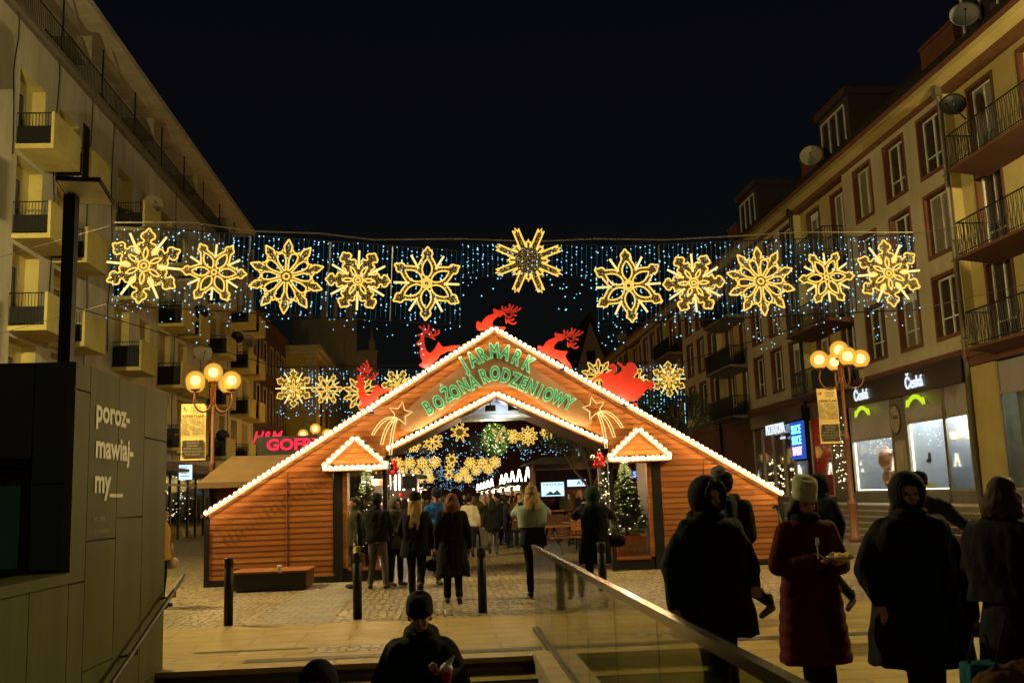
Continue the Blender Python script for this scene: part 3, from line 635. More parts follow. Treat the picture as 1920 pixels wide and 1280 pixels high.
w = MB(); w.box(XL+1.23, XL+1.27, 34.4, 35.0, 12.9, 15.1); w.build('shade_board', M['shopdark'], lb, True)
for k, (y, z0, z1) in enumerate(((31.6, 13, 18), (35.1, 9, 18), (38.6, 4, 17.8), (41.3, 8, 17.9), (51.3, 4, 17.9), (57.0, 4, 17.9), (64.2, 4, 17.8))):
    w = MB(); pts = [(XL+.04+.02*math.sin(t*1.3), y+.12*math.sin(t*.9+k), z1-(z1-z0)*t/10) for t in range(11)]; w.tube(pts, .018, 4); w.build('wall_cable', M['black'], lb, True)
w = MB(); w.box(XL-.3, XL+.12, 8, 73, 3.62, 3.9); w.box(XL-.9, XL, 8, 44, 0, 3.62); w.box(XL+.1, XL+1.2, 44, 62, 3.3, 3.45); w.build('ground_floor_canopy', M['concrete'], lb, True)
for k in range(8):
    w = MB(); y = 44.2+k*3.55; w.box(XL-.1, XL+.02, y, y+.12, 0, 3.6); w.box(XL-.1, XL+.02, y+1.7, y+1.78, 0, 3.6); w.box(XL-.1, XL+.02, y+.12, y+3.5, 2.7, 2.8); sf = w.build('storefront_frame', M['black'], lb, True)
    w = MB(); w.box(XL-.06, XL-.04, y+.12, y+3.5, 0.02, 3.6); q = w.build('pane', M['glass'], sf); q.location = -wloc(lb)
w = MB(); w.box(XL-1.55, XL-1.5, 44, 73, 0, 3.6); w.build('storefront_back', M['shopdark'], lb, True)
for y in (48, 54, 60): lamp('ceiling_lamp', Vector((XL-.7, y, 3.1))-wloc(lb), 18, (1, .75, .45), .1, lb)
dots('window_fairy_lights', 'small warm lights in the dark left-hand storefront behind the pavilion', ((XL-.9, XL-.3), (47, 57), (1.0, 3.3)), 130, .028, M['ledwarm'], seed=12)
# dishes on the facades
dd = [((287, 382), .55, M['curtainR'], 'pale satellite dish beside the upper left balconies', XL+.6), ((376, 585), .5, M['black'], 'black satellite dish just below the left end of the light curtain', XL+.8),
 ((445, 632), .5, M['black'], 'black satellite dish near the far corner of the left block', XL+.8), ((466, 640), .6, M['curtainR'], 'pale grey dish right of a black dish at the far corner of the left block', XL+.6),
 ((380, 660), .65, M['plasterL'], 'large pale dish against the wall above the left lamp post', XL+.5), ((417, 818), .5, M['black'], 'black satellite dish low on the left block above the brown stall', XL+.8)]
for (px, py), r, m_, lb_, X in dd:
    p = atX(px, py, X); dish(p.x, p.y, p.z, r*.8, (.5, -1, .25), m_, lb_, (-(X-XL), .1, -.3))
for (px, py), r, m_, lb_, X in (((1787, 197), .36, M['black'], 'black satellite dish by the top balcony on the right block', XR-.5), ((1521, 292), .45, M['curtainR'], 'white satellite dish on the roof edge between two dormers', XR-.1), ((1809, 28), .42, M['shopgrey'], 'bluish satellite dish beside the dormer at the top right', XR+.2), ((1167, 633), .45, M['curtainR'], 'faint pale dish on the distant roof right of the steeple', XR)):
    p = atX(px, py, X); dish(p.x, p.y, p.z, r, (-.5, -1, .25), m_, lb_, (.4, .1, -.4))
# ---- brick building, yellow building, church gable, far blocks
bb = empty('brick_building', (XL, 84, 0), 0, 'dark red brick building beyond the pale block on the left', 'building')
w = MB(); hs = []
for k in range(7):
    for z0, z1 in ((4.6, 6.6), (8.0, 10.4), (11.8, 14)): hs.append((74.2+k*2.9, 75.4+k*2.9, z0, z1))
facade(w, XL, -1, 73.02, 94, 0, 15.4, hs); w.quad((XL, 73.02, 0), (XL-6, 73.02, 0), (XL-6, 73.02, 15.4), (XL, 73.02, 15.4)); w.quad((XL, 94, 0), (XL-6, 94, 0), (XL-6, 94, 15.4), (XL, 94, 15.4)); w.build('wall', M['brick'], bb, True)
w = MB(); w.box(XL-6, XL+.35, 73.02, 94.2, 15.4, 15.75); w.box(XL, XL+.15, 73.02, 94, 7.4, 7.6); w.build('cornice', M['rust'], bb, True)
w = MB(); w.prism([(XL+.3, 15.75), (XL-4, 19.8), (XL-6, 19.8), (XL-6, 15.75)], 73.02, 94); w.build('roof', M['roof'], bb, True)
for h in hs:
    a, b_, c, d = h; w = MB(); w.box(XL-.02, XL+.06, a-.15, a, c-.1, d+.15); w.box(XL-.02, XL+.06, b_, b_+.15, c-.1, d+.15); w.box(XL-.02, XL+.06, a, b_, d, d+.15); w.box(XL-.2, XL-.1, (a+b_)/2-.06, (a+b_)/2+.06, c, d); o = w.build('window', M['stone'], bb, True)
    w = MB(); w.quad((XL-.21, a, c), (XL-.21, b_, c), (XL-.21, b_, d), (XL-.21, a, d)); q = w.build('pane', M['pane'], o); q.location = -wloc(bb)
yb = empty('yellow_building', (-11, 88, 0), 0, 'yellow rendered corner building with pale quoins beyond the brick one', 'building')
w = MB(); w.box(-15, -11, 88, 118, 0, 15); w.build('wall', M['gold'], yb, True)
w = MB(); w.box(-15.2, -10.5, 87.6, 118.4, 15.0, 15.35); w.box(-15.1, -10.75, 87.8, 118.2, 14.6, 15.0)
for k in range(24): w.box(-11.9-(.12 if k % 2 else 0), -10.96, 87.95, 88.9, k*.62, k*.62+.5)
w.build('quoins', M['stone'], yb, True)
for k in range(6):
    for z in (4, 8.5, 12): w = MB(); w.box(-11.02, -10.97, 91+k*4.3, 92.6+k*4.3, z, z+2); w.build('window', M['pane'], yb, True)
ch = empty('church_gable', (-12, 122, 0), 0, 'dark stepped church gable with pinnacles rising behind the yellow building', 'building')
w = MB(); zs_ = [14, 17, 20, 22.5, 24.5, 22.5]; w.box(-18, -10.2, 122, 123, 0, 24)
for k in range(5): w.box(-17.6+k*1.5, -17.0+k*1.5, 121.9, 123.1, 24, 25+(2-abs(k-2))*1.2)
w.build('gable_wall', M['stone'], ch, True)
w = MB(); w.box(-10.2, -7.8, 122, 123.5, 0, 19.5); w.box(-10.4, -7.6, 121.8, 123.7, 19.5, 19.9); w.lathe([(.5, 0), (.5, 1.2), (.2, 1.6), (.05, 3.4)], (-8.4, 122.5, 19.9), 8); w.build('turret', M['stone'], ch, True)
w = MB(); w.box(-11.5, -10.3, 121.5, 122, 18, 27.6); w.build('buttress', M['stone'], ch, True)
sg = empty('gabled_house', (14, 118, 0), 0, 'narrow pale gabled house at the far right end of the street', 'building')
w = MB(); w.prism([(15.6, 0), (21, 0), (21, 14), (18.2, 22.2), (15.6, 14)], 118, 130); w.build('wall', M['stone'], sg, True)
w = MB(); w.prism([(15.4, 14), (18.2, 22.6), (21.2, 14), (21.6, 14.2), (18.2, 23.4), (15.0, 14.2)], 117.7, 130); w.build('roof', M['roof'], sg, True)
for z in (9, 13, 17): w = MB(); w.box(17.6, 18.6, 117.9, 117.99, z, z+1.6); w.build('window', M['pane'], sg, True)
eb = empty('end_building', (3, 125, 0), 0, 'red brown building closing the far end of the street seen through the gate', 'building')
w = MB(); hs = [(-6+k*3.1, -4.4+k*3.1, z, z+2.2) for k in range(7) for z in (7.2, 11.0)]
xs_ = sorted({-9, 17, *[h[0] for h in hs], *[h[1] for h in hs]}); 
w.box(-9, 17, 125, 133, 0, 15.5); w.build('wall', M['rust'], eb, True)
w = MB(); w.box(-9, 17, 124.8, 124.99, 5.6, 5.9); w.box(-9.3, 17.3, 124.5, 124.99, 15.2, 15.6); w.build('cornice', M['brown'], eb, True)
for h in hs: w = MB(); w.box(h[0], h[1], 124.9, 124.99, h[2], h[3]); w.build('window', M['pane'] if (h[0] > -2) else M['panelit'], eb, True)
w = MB(); w.box(-3.5, 4, 123.5, 124.9, 4.3, 4.75); w.build('lit_canopy', M['stone'], eb, True)
# ================================================================ mast and globe lamps
def globe_lamp(loc, label, power, arms=(20, 95, 200, 275), detail=True, shadow=.14):
    o = empty('globe_street_lamp', loc, 0, label, 'street lamp', 'five globe street lamps along the street')
    w = MB(); w.lathe([(.16, 0), (.16, .12), (.11, .2), (.11, .9), (.13, .95), (.13, 1.02), (.075, 1.1), (.07, 2.6), (.085, 2.62), (.085, 2.7), (.05, 2.8), (.045, 4.75)], (0, 0, 0), 12); w.build('pole', M['post'], o)
    def gl(p, fr=None):
        g_ = MB(); g_.ball(p, .245, 20, 14); gg = g_.build('globe', M['globe'], o); lamp('bulb', p, power, (1, .62, .17), shadow, gg)
        g_ = MB(); g_.lathe([(.07, 0), (.12, .03), (.13, .05), (.06, .06)], (p[0], p[1], p[2]-.275), 12); q = g_.build('cup', M['post'], gg); g_ = MB(); g_.ball(p, .125, 14, 10); q = g_.build('bulb_core', M['lampcore'], gg)
    gl((0, 0, 5.02))
    for a in arms:
        c, s = math.cos(R_(a)), math.sin(R_(a)); w = MB()
        pts = []
        for t in range(11):
            u = PI+PI*t/10; x = .33+.27*math.cos(u); z = 4.28+.30*math.sin(u)
            pts.append((c*x, s*x, z))
        pts = [(c*.06, s*.06, 4.62)]+pts+[(c*.56, s*.56, 4.50)]
        w.tube(pts, .022, 7); w.build('arm', M['post'], o); gl((c*.56, s*.56, 4.77))
    return o
la = globe_lamp((-5.86, 26, 0), 'five globe amber street lamp with banner on the left', 190, (155, 232, 62, 335))
lb2 = globe_lamp((11.55, 27.9, 0), 'five globe amber street lamp with banner on the right', 170, (0, 180, 82, 268)); lb2.scale = (1.09, 1.09, 1.09)
globe_lamp((-5.9, 47, 0), 'amber globe street lamp half hidden behind the left gate roof', 1000, (20, 180))
globe_lamp((-5.9, 68, 0), 'distant amber globe street lamp behind the left gate roof', 4000, (20, 180))
globe_lamp((-5.9, 89, 0), 'farthest amber globe street lamp before the yellow building', 3500, (20, 180))
globe_lamp((-7.5, 3.5, 0), 'unseen amber globe lamp added beside the pavilion for its light', 16)  # this globe lamp and the next are unseen, added for their light
globe_lamp((12.6, 8.5, .948 if False else .3), 'unseen amber globe lamp added on the steps right of the crowd', 75)
def banner(px0, py0, px1, py1, Y, label, pole):
    a = atY(px0, py0, Y); b_ = atY(px1, py1, Y); x0, x1, z0, z1 = a.x, b_.x, b_.z, a.z
    o = empty('event_banner', ((x0+x1)/2, Y, z0), 0, label, 'banner', 'cloth banners hung on the street lamps')
    if 'cloth' not in M:
        M['cloth'] = mat('cream_banner_cloth', (.82, .60, .22), .85, c2=(.72, .50, .17)); M['ink'] = mat('black_ink', (.05, .035, .02), .8); M['inkpale'] = mat('pale_ink', (.45, .36, .2), .8)
    w = MB(); n_ = 10
    for k in range(n_):
        za, zb = z0+(z1-z0)*k/n_, z0+(z1-z0)*(k+1)/n_; ya, yb_ = Y+.02*math.sin(k*.8), Y+.02*math.sin((k+1)*.8)
        w.add([(x0, ya, za), (x1, ya, za), (x1, yb_, zb), (x0, yb_, zb)], [(0, 1, 2, 3)], True); w.add([(x0, ya+.008, za), (x1, ya+.008, za), (x1, yb_+.008, zb), (x0, yb_+.008, zb)], [(3, 2, 1, 0)], True)
    w.build('cloth', M['cloth'], o, True)
    w = MB(); sg_ = 1 if pole > x1 else -1; e_ = pole
    for z in (z0-.01, z1+.01): w.tube([(min(x0, e_), Y, z), (max(x1, e_), Y, z)], .014, 6)
    w.build('bracket', M['darkmetal'], o, True)
    W_ = x1-x0; H_ = z1-z0; mid = (x0+x1)/2; yf = Y-.045; ih = MB()
    text(ih, '+', (x0+W_*.14, yf, z1-H_*.10), UX, UZ, .22, extr=.002); text(ih, 'TEATR', (x0+W_*.6, yf, z1-H_*.085), UX, UZ, .09, extr=.002); text(ih, 'LALEK', (x0+W_*.6, yf, z1-H_*.14), UX, UZ, .09, extr=.002)
    text(ih, 'REPERTUAR', (mid, yf, z1-H_*.235), UX, UZ, W_*.185, sx=.92, bold=.01, extr=.002)
    for k, t in enumerate(('PINOKIO - SOBOTA 16', 'KOZA - NIEDZIELA', 'BAJKI - SOBOTA', 'CALINECZKA - 11:00', 'MISIE - NIEDZIELA', 'ANIOL - SOBOTA', 'KROLOWA - SOBOTA')): text(ih, t, (x1-W_*.05, yf, z1-H_*(.295+.042*k)), UX, UZ, .075, align='RIGHT', extr=.002)
    ih.build('print', M['ink'], o, True)
    w = MB(); rr = random.Random(9); pts = []
    for k in range(40):
        t = k/40*2*PI; cx, cz = math.cos(t), math.sin(t); m_ = max(abs(cx), abs(cz)); q = 1+rr.uniform(-.04, .04)
        pts.append((mid+cx/m_*W_*.43*q, z0+H_*.20+cz/m_*H_*.145*q))
    w.prism(pts, yf, yf+.004); w.build('print', M['ink'], o, True)
    w = MB()
    for k, t in enumerate(('SPEKTAKLE', 'JARMARK', 'WSTEP WOLNY', 'OD PIATKU DO NIEDZIELI', 'PLAC SOLNY')): text(w, t, (mid, yf-.006, z0+H_*(.30-.05*k)), UX, UZ, .065, extr=.001)
    w.build('print', M['inkpale'], o, True)
banner(340, 756, 385, 862, 26, 'cream repertoire banner hanging left of the left street lamp', -5.86)
banner(1531, 728, 1577, 831, 27.9, 'cream repertoire banner hanging left of the right street lamp', 11.55)
ml = empty('modern_street_light', (-4.42, 12, 0), 0, 'tall black street light with flat square head behind the pavilion', 'street light')
w = MB(); w.box(-.07, .07, -.07, .07, 0, 5.38); w.build('pole', M['black'], ml)
w = MB(); Mx = Matrix.Translation((.18, -.05, 5.42)) @ Matrix.Rotation(R_(-14), 4, 'X') @ Matrix.Rotation(R_(3), 4, 'Y'); w.box(-.26, .26, -.28, .28, -.02, .03, Mx); hd = w.build('head', M['black'], ml)
w = MB(); rr = random.Random(2)
w.box(-.24, .24, -.26, .26, -.028, -.022, Mx); w.build('diffuser', M['diffuse'], hd)
# unseen mast lights, added outside the frame to light the facades
def mast(loc, label, power, head):
    o = empty('added_mast_light', loc, 0, label, 'street light', 'unseen mast lights added around the square')
    w = MB(); w.lathe([(.12, 0), (.11, .4), (.08, .5), (.06, 9.3)], (0, 0, 0), 10); w.tube([(0, 0, 9.25), (head*.7, 0, 9.5)], .04, 6); w.build('pole', M['darkmetal'], o)
    w = MB(); w.box(head*.5, head*1.3, -.14, .14, 9.5, 9.62) if head > 0 else w.box(head*1.3, head*.5, -.14, .14, 9.5, 9.62); w.build('head', M['darkmetal'], o)
    lamp('bulb', (head*.9, 0, 9.36), power, (1, .80, .34), .15, o)  # light of the unseen added mast
mast((-10.6, 19, 0), 'unseen mast light added left of the square to light the facades', 7600, .8)
mast((13.1, 15.5, .3), 'unseen mast light added right of the square to light the facades', 5800, .5)
mast((2.5, -8, 0), 'unseen mast light added behind the viewer', 330, .8)
# ================================================================ timber gate
GX, GY = 1.15, 20.9
gt = empty('market_gate', (GX, GY, 0), 0, 'wooden gabled gate of the christmas market with rows of glowing bulbs and green lettering', 'gate')
OH, OZ, OP = 5.98, 1.40, 5.09; SL = (OP-OZ)/OH
IH, IZ, IP = 2.32, 2.60, 3.70; SI = (IP-IZ)/IH
def clip(poly, z0, z1):
    for sgn, zc in ((1, z0), (-1, z1)):
        out = []
        for i in range(len(poly)):
            a, b_ = poly[i], poly[(i+1) % len(poly)]; da, db = sgn*(a[1]-zc), sgn*(b_[1]-zc)
            if da >= 0: out.append(a)
            if (da > 0 > db) or (da < 0 < db): t = da/(da-db); out.append((a[0]+(b_[0]-a[0])*t, a[1]+(b_[1]-a[1])*t))
        poly = out
        if len(poly) < 3: return []
    return poly
BH = .112
def boards(mb, poly, y=0.0, lip=.007, back=False):
    z0 = min(p[1] for p in poly); z1 = max(p[1] for p in poly); k = int(z0/BH)
    while k*BH < z1:
        a, b_ = max(z0, k*BH), min(z1, (k+1)*BH)
        if b_-a > .004:
            q = clip(poly, a+.0005, b_-.0005)
            if len(q) >= 3:
                f = lambda z: y-lip*(1-(z-k*BH)/BH)
                vs = [(x, f(z), z) for x, z in q]; mb.add(vs, [list(range(len(vs)))], False)
                bot = [p for p in q if abs(p[1]-(a+.0005)) < 1e-5]
                if len(bot) >= 2:
                    xa, xb = min(p[0] for p in bot), max(p[0] for p in bot); mb.quad((xa, f(a), a), (xb, f(a), a), (xb, y+.004, a), (xa, y+.004, a))
        k += 1
def oz(x): return OP-SL*abs(x)
def iz(x): return IP-SI*abs(x)
for sg_ in (-1, 1):
    w = MB()
    def mp(p): return [(sg_*a, b_) for a, b_ in p] if sg_ > 0 else [(sg_*a, b_) for a, b_ in p][::-1]
    boards(w, mp([(3.42, .12), (5.92, .12), (5.92, oz(5.92)), (3.42, oz(3.42))])); boards(w, mp([(2.33, 2.2), (3.42, 2.2), (3.42, oz(3.42)), (2.33, oz(2.33))]))
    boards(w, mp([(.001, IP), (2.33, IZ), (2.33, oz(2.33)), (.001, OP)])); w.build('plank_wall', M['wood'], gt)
    w = MB(); w.box(sg_*3.40, sg_*3.22, -.035, .12, 0, 2.22); w.box(sg_*5.9, sg_*6.0, -.03, .1, 0, oz(5.98)); w.box(sg_*2.40, sg_*2.31, -.03, .08, 0, 2.24); w.box(sg_*5.9, sg_*3.4, -.02, .06, 0, .13); w.build('corner_post', M['black'], gt)
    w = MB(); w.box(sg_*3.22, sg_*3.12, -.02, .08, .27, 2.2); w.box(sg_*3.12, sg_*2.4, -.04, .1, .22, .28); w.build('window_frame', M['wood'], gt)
    w = MB(); w.box(sg_*3.2, sg_*2.3, -.01, .06, .02, .22); w.build('base_board', M['black'], gt)
    w = MB(); w.box(sg_*3.11, sg_*2.41, .02, .03, .285, 2.2); w.build('booth_glass', M['boothglass'], gt)
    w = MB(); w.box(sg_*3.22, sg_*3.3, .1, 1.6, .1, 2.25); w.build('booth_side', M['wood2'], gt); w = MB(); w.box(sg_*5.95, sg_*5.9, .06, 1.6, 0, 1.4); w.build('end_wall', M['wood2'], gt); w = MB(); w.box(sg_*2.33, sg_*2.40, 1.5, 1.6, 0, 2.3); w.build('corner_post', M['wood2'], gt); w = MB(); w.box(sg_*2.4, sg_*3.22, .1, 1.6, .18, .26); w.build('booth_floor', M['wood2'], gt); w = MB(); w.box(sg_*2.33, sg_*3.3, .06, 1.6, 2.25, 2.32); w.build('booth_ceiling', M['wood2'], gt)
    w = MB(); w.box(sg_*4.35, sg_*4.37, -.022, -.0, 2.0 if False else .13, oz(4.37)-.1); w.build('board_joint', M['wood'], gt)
    # roof slope
    ang = math.atan(SL); w = MB(); L = OH/math.cos(ang)+.12
    w.prism([(0, OP+.03), (sg_*(OH+.1), OZ-.03), (sg_*(OH+.1), OZ+.05), (0, OP+.11)], -.015, 1.75); w.build('roof_slope', M['roof'], gt)
    # inner lining under the arch
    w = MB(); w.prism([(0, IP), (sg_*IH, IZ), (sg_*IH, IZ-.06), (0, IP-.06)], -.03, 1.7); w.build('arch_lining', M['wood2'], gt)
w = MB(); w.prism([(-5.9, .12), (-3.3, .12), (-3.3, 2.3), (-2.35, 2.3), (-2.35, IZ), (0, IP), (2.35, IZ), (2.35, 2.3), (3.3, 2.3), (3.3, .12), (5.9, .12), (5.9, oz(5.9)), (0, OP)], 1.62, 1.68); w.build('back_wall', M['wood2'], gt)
# bulb strips with scalloped trim
bulb_n = [0]
bproto = {}
def bulb_mesh():
    if 'm' not in bproto:
        b_ = MB(); b_.ball((0, -.085, 0), .030, 10, 6); b_.cm = 1; b_.lathe([(.016, 0), (.016, .06)], (0, 0, 0), 6, Matrix.Rotation(R_(90), 3, 'X'))
        o = b_.build('bulb', [M['bulb'], M['whitewood']], gt); bproto['m'] = o.data; D.objects.remove(o)
    return bproto['m']
rest = MB(); 
def strip(p0, p1, y, n, nm='bulb_strip', rad=.062, out=1, band=.055):
    """trim along p0->p1 (x,z), scallops on the side 'out' (+1 = left of direction)"""
    p0 = Vector((p0[0], 0, p0[1])); p1 = Vector((p1[0], 0, p1[1])); d = (p1-p0); L = d.length; d /= L; nr = Vector((-d.z, 0, d.x))*out; st_ = L/n
    pts = [p0-nr*band]
    for k in range(n):
        c = p0+d*st_*(k+.5)
        for t in range(6):
            a = PI-PI*t/5; pts.append(c+d*math.cos(a)*st_*.5+nr*(.02+math.sin(a)*st_*.42))
    pts.append(p1-nr*band); w = MB(); w.prism([(q.x, q.z) for q in pts], y, y+.03); s_ = w.build(nm, M['whitewood'], gt)
    w = MB(); q0, q1 = p0-nr*(band+.012), p1-nr*(band+.012); w.tube([(q0.x, y-.012, q0.z), (q1.x, y-.012, q1.z)], .012, 5); e_ = w.build('edge_bead', M['wood2'], s_)
    for k in range(n):
        c = p0+d*st_*(k+.5)
        if rest is not None and bulb_n[0] >= 100:
            rest.cm = 0; rest.ball((c.x, y-.085, c.z), .030, 8, 5); 
        else:
            o = D.objects.new('bulb', bulb_mesh()); COL.objects.link(o); o.parent = s_; o.location = (c.x, y, c.z); bulb_n[0] += 1
    return s_
e = .05
strip((-OH-.02, OZ+e), (0, OP+e), -.055, 62); strip((0, OP+e), (OH+.02, OZ+e), -.055, 62)
strip((-IH, IZ+.05), (0, IP+.05), -.055, 23); strip((0, IP+.05), (IH, IZ+.05), -.055, 23)
for sg_ in (-1, 1):
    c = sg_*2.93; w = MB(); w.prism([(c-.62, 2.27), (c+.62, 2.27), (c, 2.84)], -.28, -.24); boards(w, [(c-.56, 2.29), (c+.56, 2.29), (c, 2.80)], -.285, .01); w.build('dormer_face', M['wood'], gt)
    w = MB(); w.prism([(c-.70, 2.25), (c, 2.88), (c+.70, 2.25), (c+.70, 2.31), (c, 2.95), (c-.70, 2.31)], -.3, .0); w.box(c-.66, c+.66, -.26, .02, 2.22, 2.262); w.build('dormer_roof', M['wood2'], gt)
    strip((c-.66, 2.31), (c, 2.90), -.335, 7, 'dormer_strip', band=.045); strip((c, 2.90), (c+.66, 2.31), -.335, 7, 'dormer_strip', band=.045); strip((c-.66, 2.29), (c+.66, 2.29), -.34, 12, 'dormer_strip', band=.05)
o = rest.build('bulb', M['bulb'], gt); o['kind'] = 'stuff'
# sign board on the gable
sb = MB(); Gp = lambda px, py: (lambda q: (q.x-GX, q.z))(atY(px, py, GY-.05))
half = [(0, 3.91), (-.35, 3.86), (-.75, 3.62), (-1.15, 3.32), (-1.62, 3.05), (-1.90, 2.99), (-2.02, 3.08), (-2.00, 3.28), (-1.82, 3.50), (-1.48, 3.80), (-1.02, 4.12), (-.55, 4.48), (-.22, 4.72), (0, 4.80)]
poly = half+[(-a, b_) for a, b_ in half[::-1][1:-1]]
sb.prism(poly, -.06, -.032); so = sb.build('sign_board', M['signwood'], gt)
M['green'] = mat('green_letter_face', (.012, .36, .20), .4, c2=(.01, .30, .17)); M['mint'] = mat('mint_letter_edge', (.42, .98, .85), .4, c2=(.38, .93, .80))
def letter(ch_, px, py, rot, size):
    x, z = Gp(px, py); ux = Vector((math.cos(R_(rot)), 0, math.sin(R_(rot)))); uz = Vector((-ux.z, 0, ux.x))
    mb = MB(); text(mb, ch_, (x, -.075, z), ux, uz, size, bold=.07, extr=.03, sx=.64); o = mb.build("letter", M["mint"], gt)
    mb = MB(); text(mb, ch_, (x, -.103, z), ux, uz, size, bold=-.002, extr=.004, sx=.64); q = mb.build('letter_face', M['green'], o)
z1 = lambda x, y: (640+x/3.2, 560+y/3.2)
for ch_, x, y, r in (('J', 738, 402, 30), ('A', 790, 372, 29), ('R', 845, 345, 27), ('M', 918, 322, 3), ('A', 985, 332, -24), ('R', 1050, 362, -27), ('K', 1118, 400, -30)): letter(ch_, *z1(x, y-6), r, .42)
for ch_, x, y, r in (('B', 522, 655, 30), ('O', 585, 622, 30), ('Ż', 635, 578, 29), ('O', 682, 560, 27), ('N', 738, 522, 27), ('A', 795, 500, 25), ('R', 858, 465, 20), ('O', 922, 448, 0), ('D', 985, 462, -15), ('Z', 1040, 487, -22), ('E', 1088, 508, -25), ('N', 1140, 530, -27), ('I', 1188, 556, -27), ('O', 1238, 575, -28), ('W', 1302, 600, -28), ('Y', 1362, 628, -30)): letter(ch_, *z1(x, y+4), r, .395)
# truss and flood lamps inside
w = MB(); w.box(-.80, .80, .5, .62, 3.27, 3.35); w.box(-.7, .7, 1.2, 1.3, 3.27, 3.35); w.prism([(-.55, 3.38), (.55, 3.38), (0, 3.66)], .72, .75)
for sg_ in (-1, 1): w.tube([(sg_*.75, .56, 3.3), (0, .56, 3.66)], .03, 5)
w.build('cross_beam', M['white'], gt)
for x in (-.12, .36):
    w = MB(); w.box(x-.11, x+.11, .1, .28, 3.40, 3.52); w.tube([(x, .19, 3.5), (x, .19, 3.62)], .012, 5); q = w.build('floodlight', M['black'], gt)
lamp('flood_lamp', (0.1, .36, 3.46), 7, (.5, .68, 1), .04, gt)
lamp('passage_fill', (0, 1.15, 3.12), 55, (1, .82, .5), .08, gt); lamp('flood_lamp', (.36, .12, 3.36), 8, (.9, 1, .7), .04, gt)  # the passage light is unseen, added to brighten the ground
for sg_ in (-1, 1): lamp('booth_lamp', (sg_*2.7, .22, 2.1), 26, (1, .84, .55), .05, gt)
# shooting stars of rope light
def star(sgn, label):
    o = empty('shooting_star_light', (GX+sgn*1.98 if False else (atY(751 if sgn < 0 else 1113, 776 if sgn < 0 else 766, GY).x), GY-.09, atY(751 if sgn < 0 else 1113, 776 if sgn < 0 else 766, GY).z), 0, label, 'rope light star')
    pts = []
    for k in range(10):
        a = PI/2+k*PI/5+R_(12)*sgn; r = .25 if k % 2 == 0 else .115; pts.append((r*math.cos(a), 0, r*math.sin(a)))
    w = MB(); w.tube(pts, .012, 5, True); w.build('star', M['ropepale'], o)
    for (ex, ez, bx, bz) in ((.60, -.42, .38, .02), (.42, -.62, .32, -.14), (.24, -.84, .22, -.3)):
        w = MB(); P_ = []
        for k in range(13):
            t = k/12; x = (1-t)**2*.08+2*t*(1-t)*bx+t*t*ex; z = (1-t)**2*-.08+2*t*(1-t)*bz+t*t*ez; P_.append((sgn*x, 0, z))
        for k in range(13):
            t = 1-k/12; x = (1-t)**2*.06+2*t*(1-t)*(bx-.05)+t*t*(ex-.05); z = (1-t)**2*-.10+2*t*(1-t)*(bz-.05)+t*t*(ez); P_.append((sgn*x, 0, z))
        w.tube(P_, .010, 4, True); w.build('tail', M['ropepale'], o)
star(-1, 'rope light shooting star on the left slope of the gate'); star(1, 'rope light shooting star on the right slope of the gate')
# ================================================================ snowflake motifs of rope light
def rot(p, a): c, s = math.cos(a), math.sin(a); return (p[0]*c-p[1]*s, p[0]*s+p[1]*c)
def sym(half): return half+[(u, -v) for u, v in half[::-1] if abs(v) > 1e-6]
def smoothclosed(pts, k=2):
    for _ in range(k):
        out = []
        for i in range(len(pts)):
            a, b_ = pts[i], pts[(i+1) % len(pts)]; out += [(a[0]*.75+b_[0]*.25, a[1]*.75+b_[1]*.25), (a[0]*.25+b_[0]*.75, a[1]*.25+b_[1]*.75)]
        pts = out
    return pts
def leaf(r0, r1, w_, n=8, pt=.5):
    a = []
    for k in range(n+1): t = k/n; a.append((r0+(r1-r0)*t, w_*math.sin(PI*t**.9)**.8))
    return a+[(u, -v) for u, v in a[::-1][1:-1]]
ARM = {
 'A': (6, [(.30, -.17), (.44, -.16), (.50, -.26), (.60, -.21), (.60, -.10), (.69, -.08), (.74, -.19), (.86, -.17), (.90, -.08), (1.0, -.03)]),
 'D': (6, [(.38, -.21), (.52, -.18), (.56, -.25), (.66, -.20), (.66, -.11), (.74, -.10), (.78, -.20), (.90, -.17), (.94, -.07), (1.0, -.03)]),
 'B': (6, [(.42, -.24), (.62, -.16), (.74, -.10), (.80, -.15), (.88, -.13), (.92, -.06), (1.0, -.02)]),
 'E': (6, [(.44, -.25), (.60, -.19), (.76, -.09), (.80, -.14), (.88, -.12), (.93, -.05), (1.0, -.02)]),
 'C': (10, [(.60, -.19), (.72, -.13), (.64, -.07), (.80, -.11), (.86, -.08), (1.0, -.001)]),
}
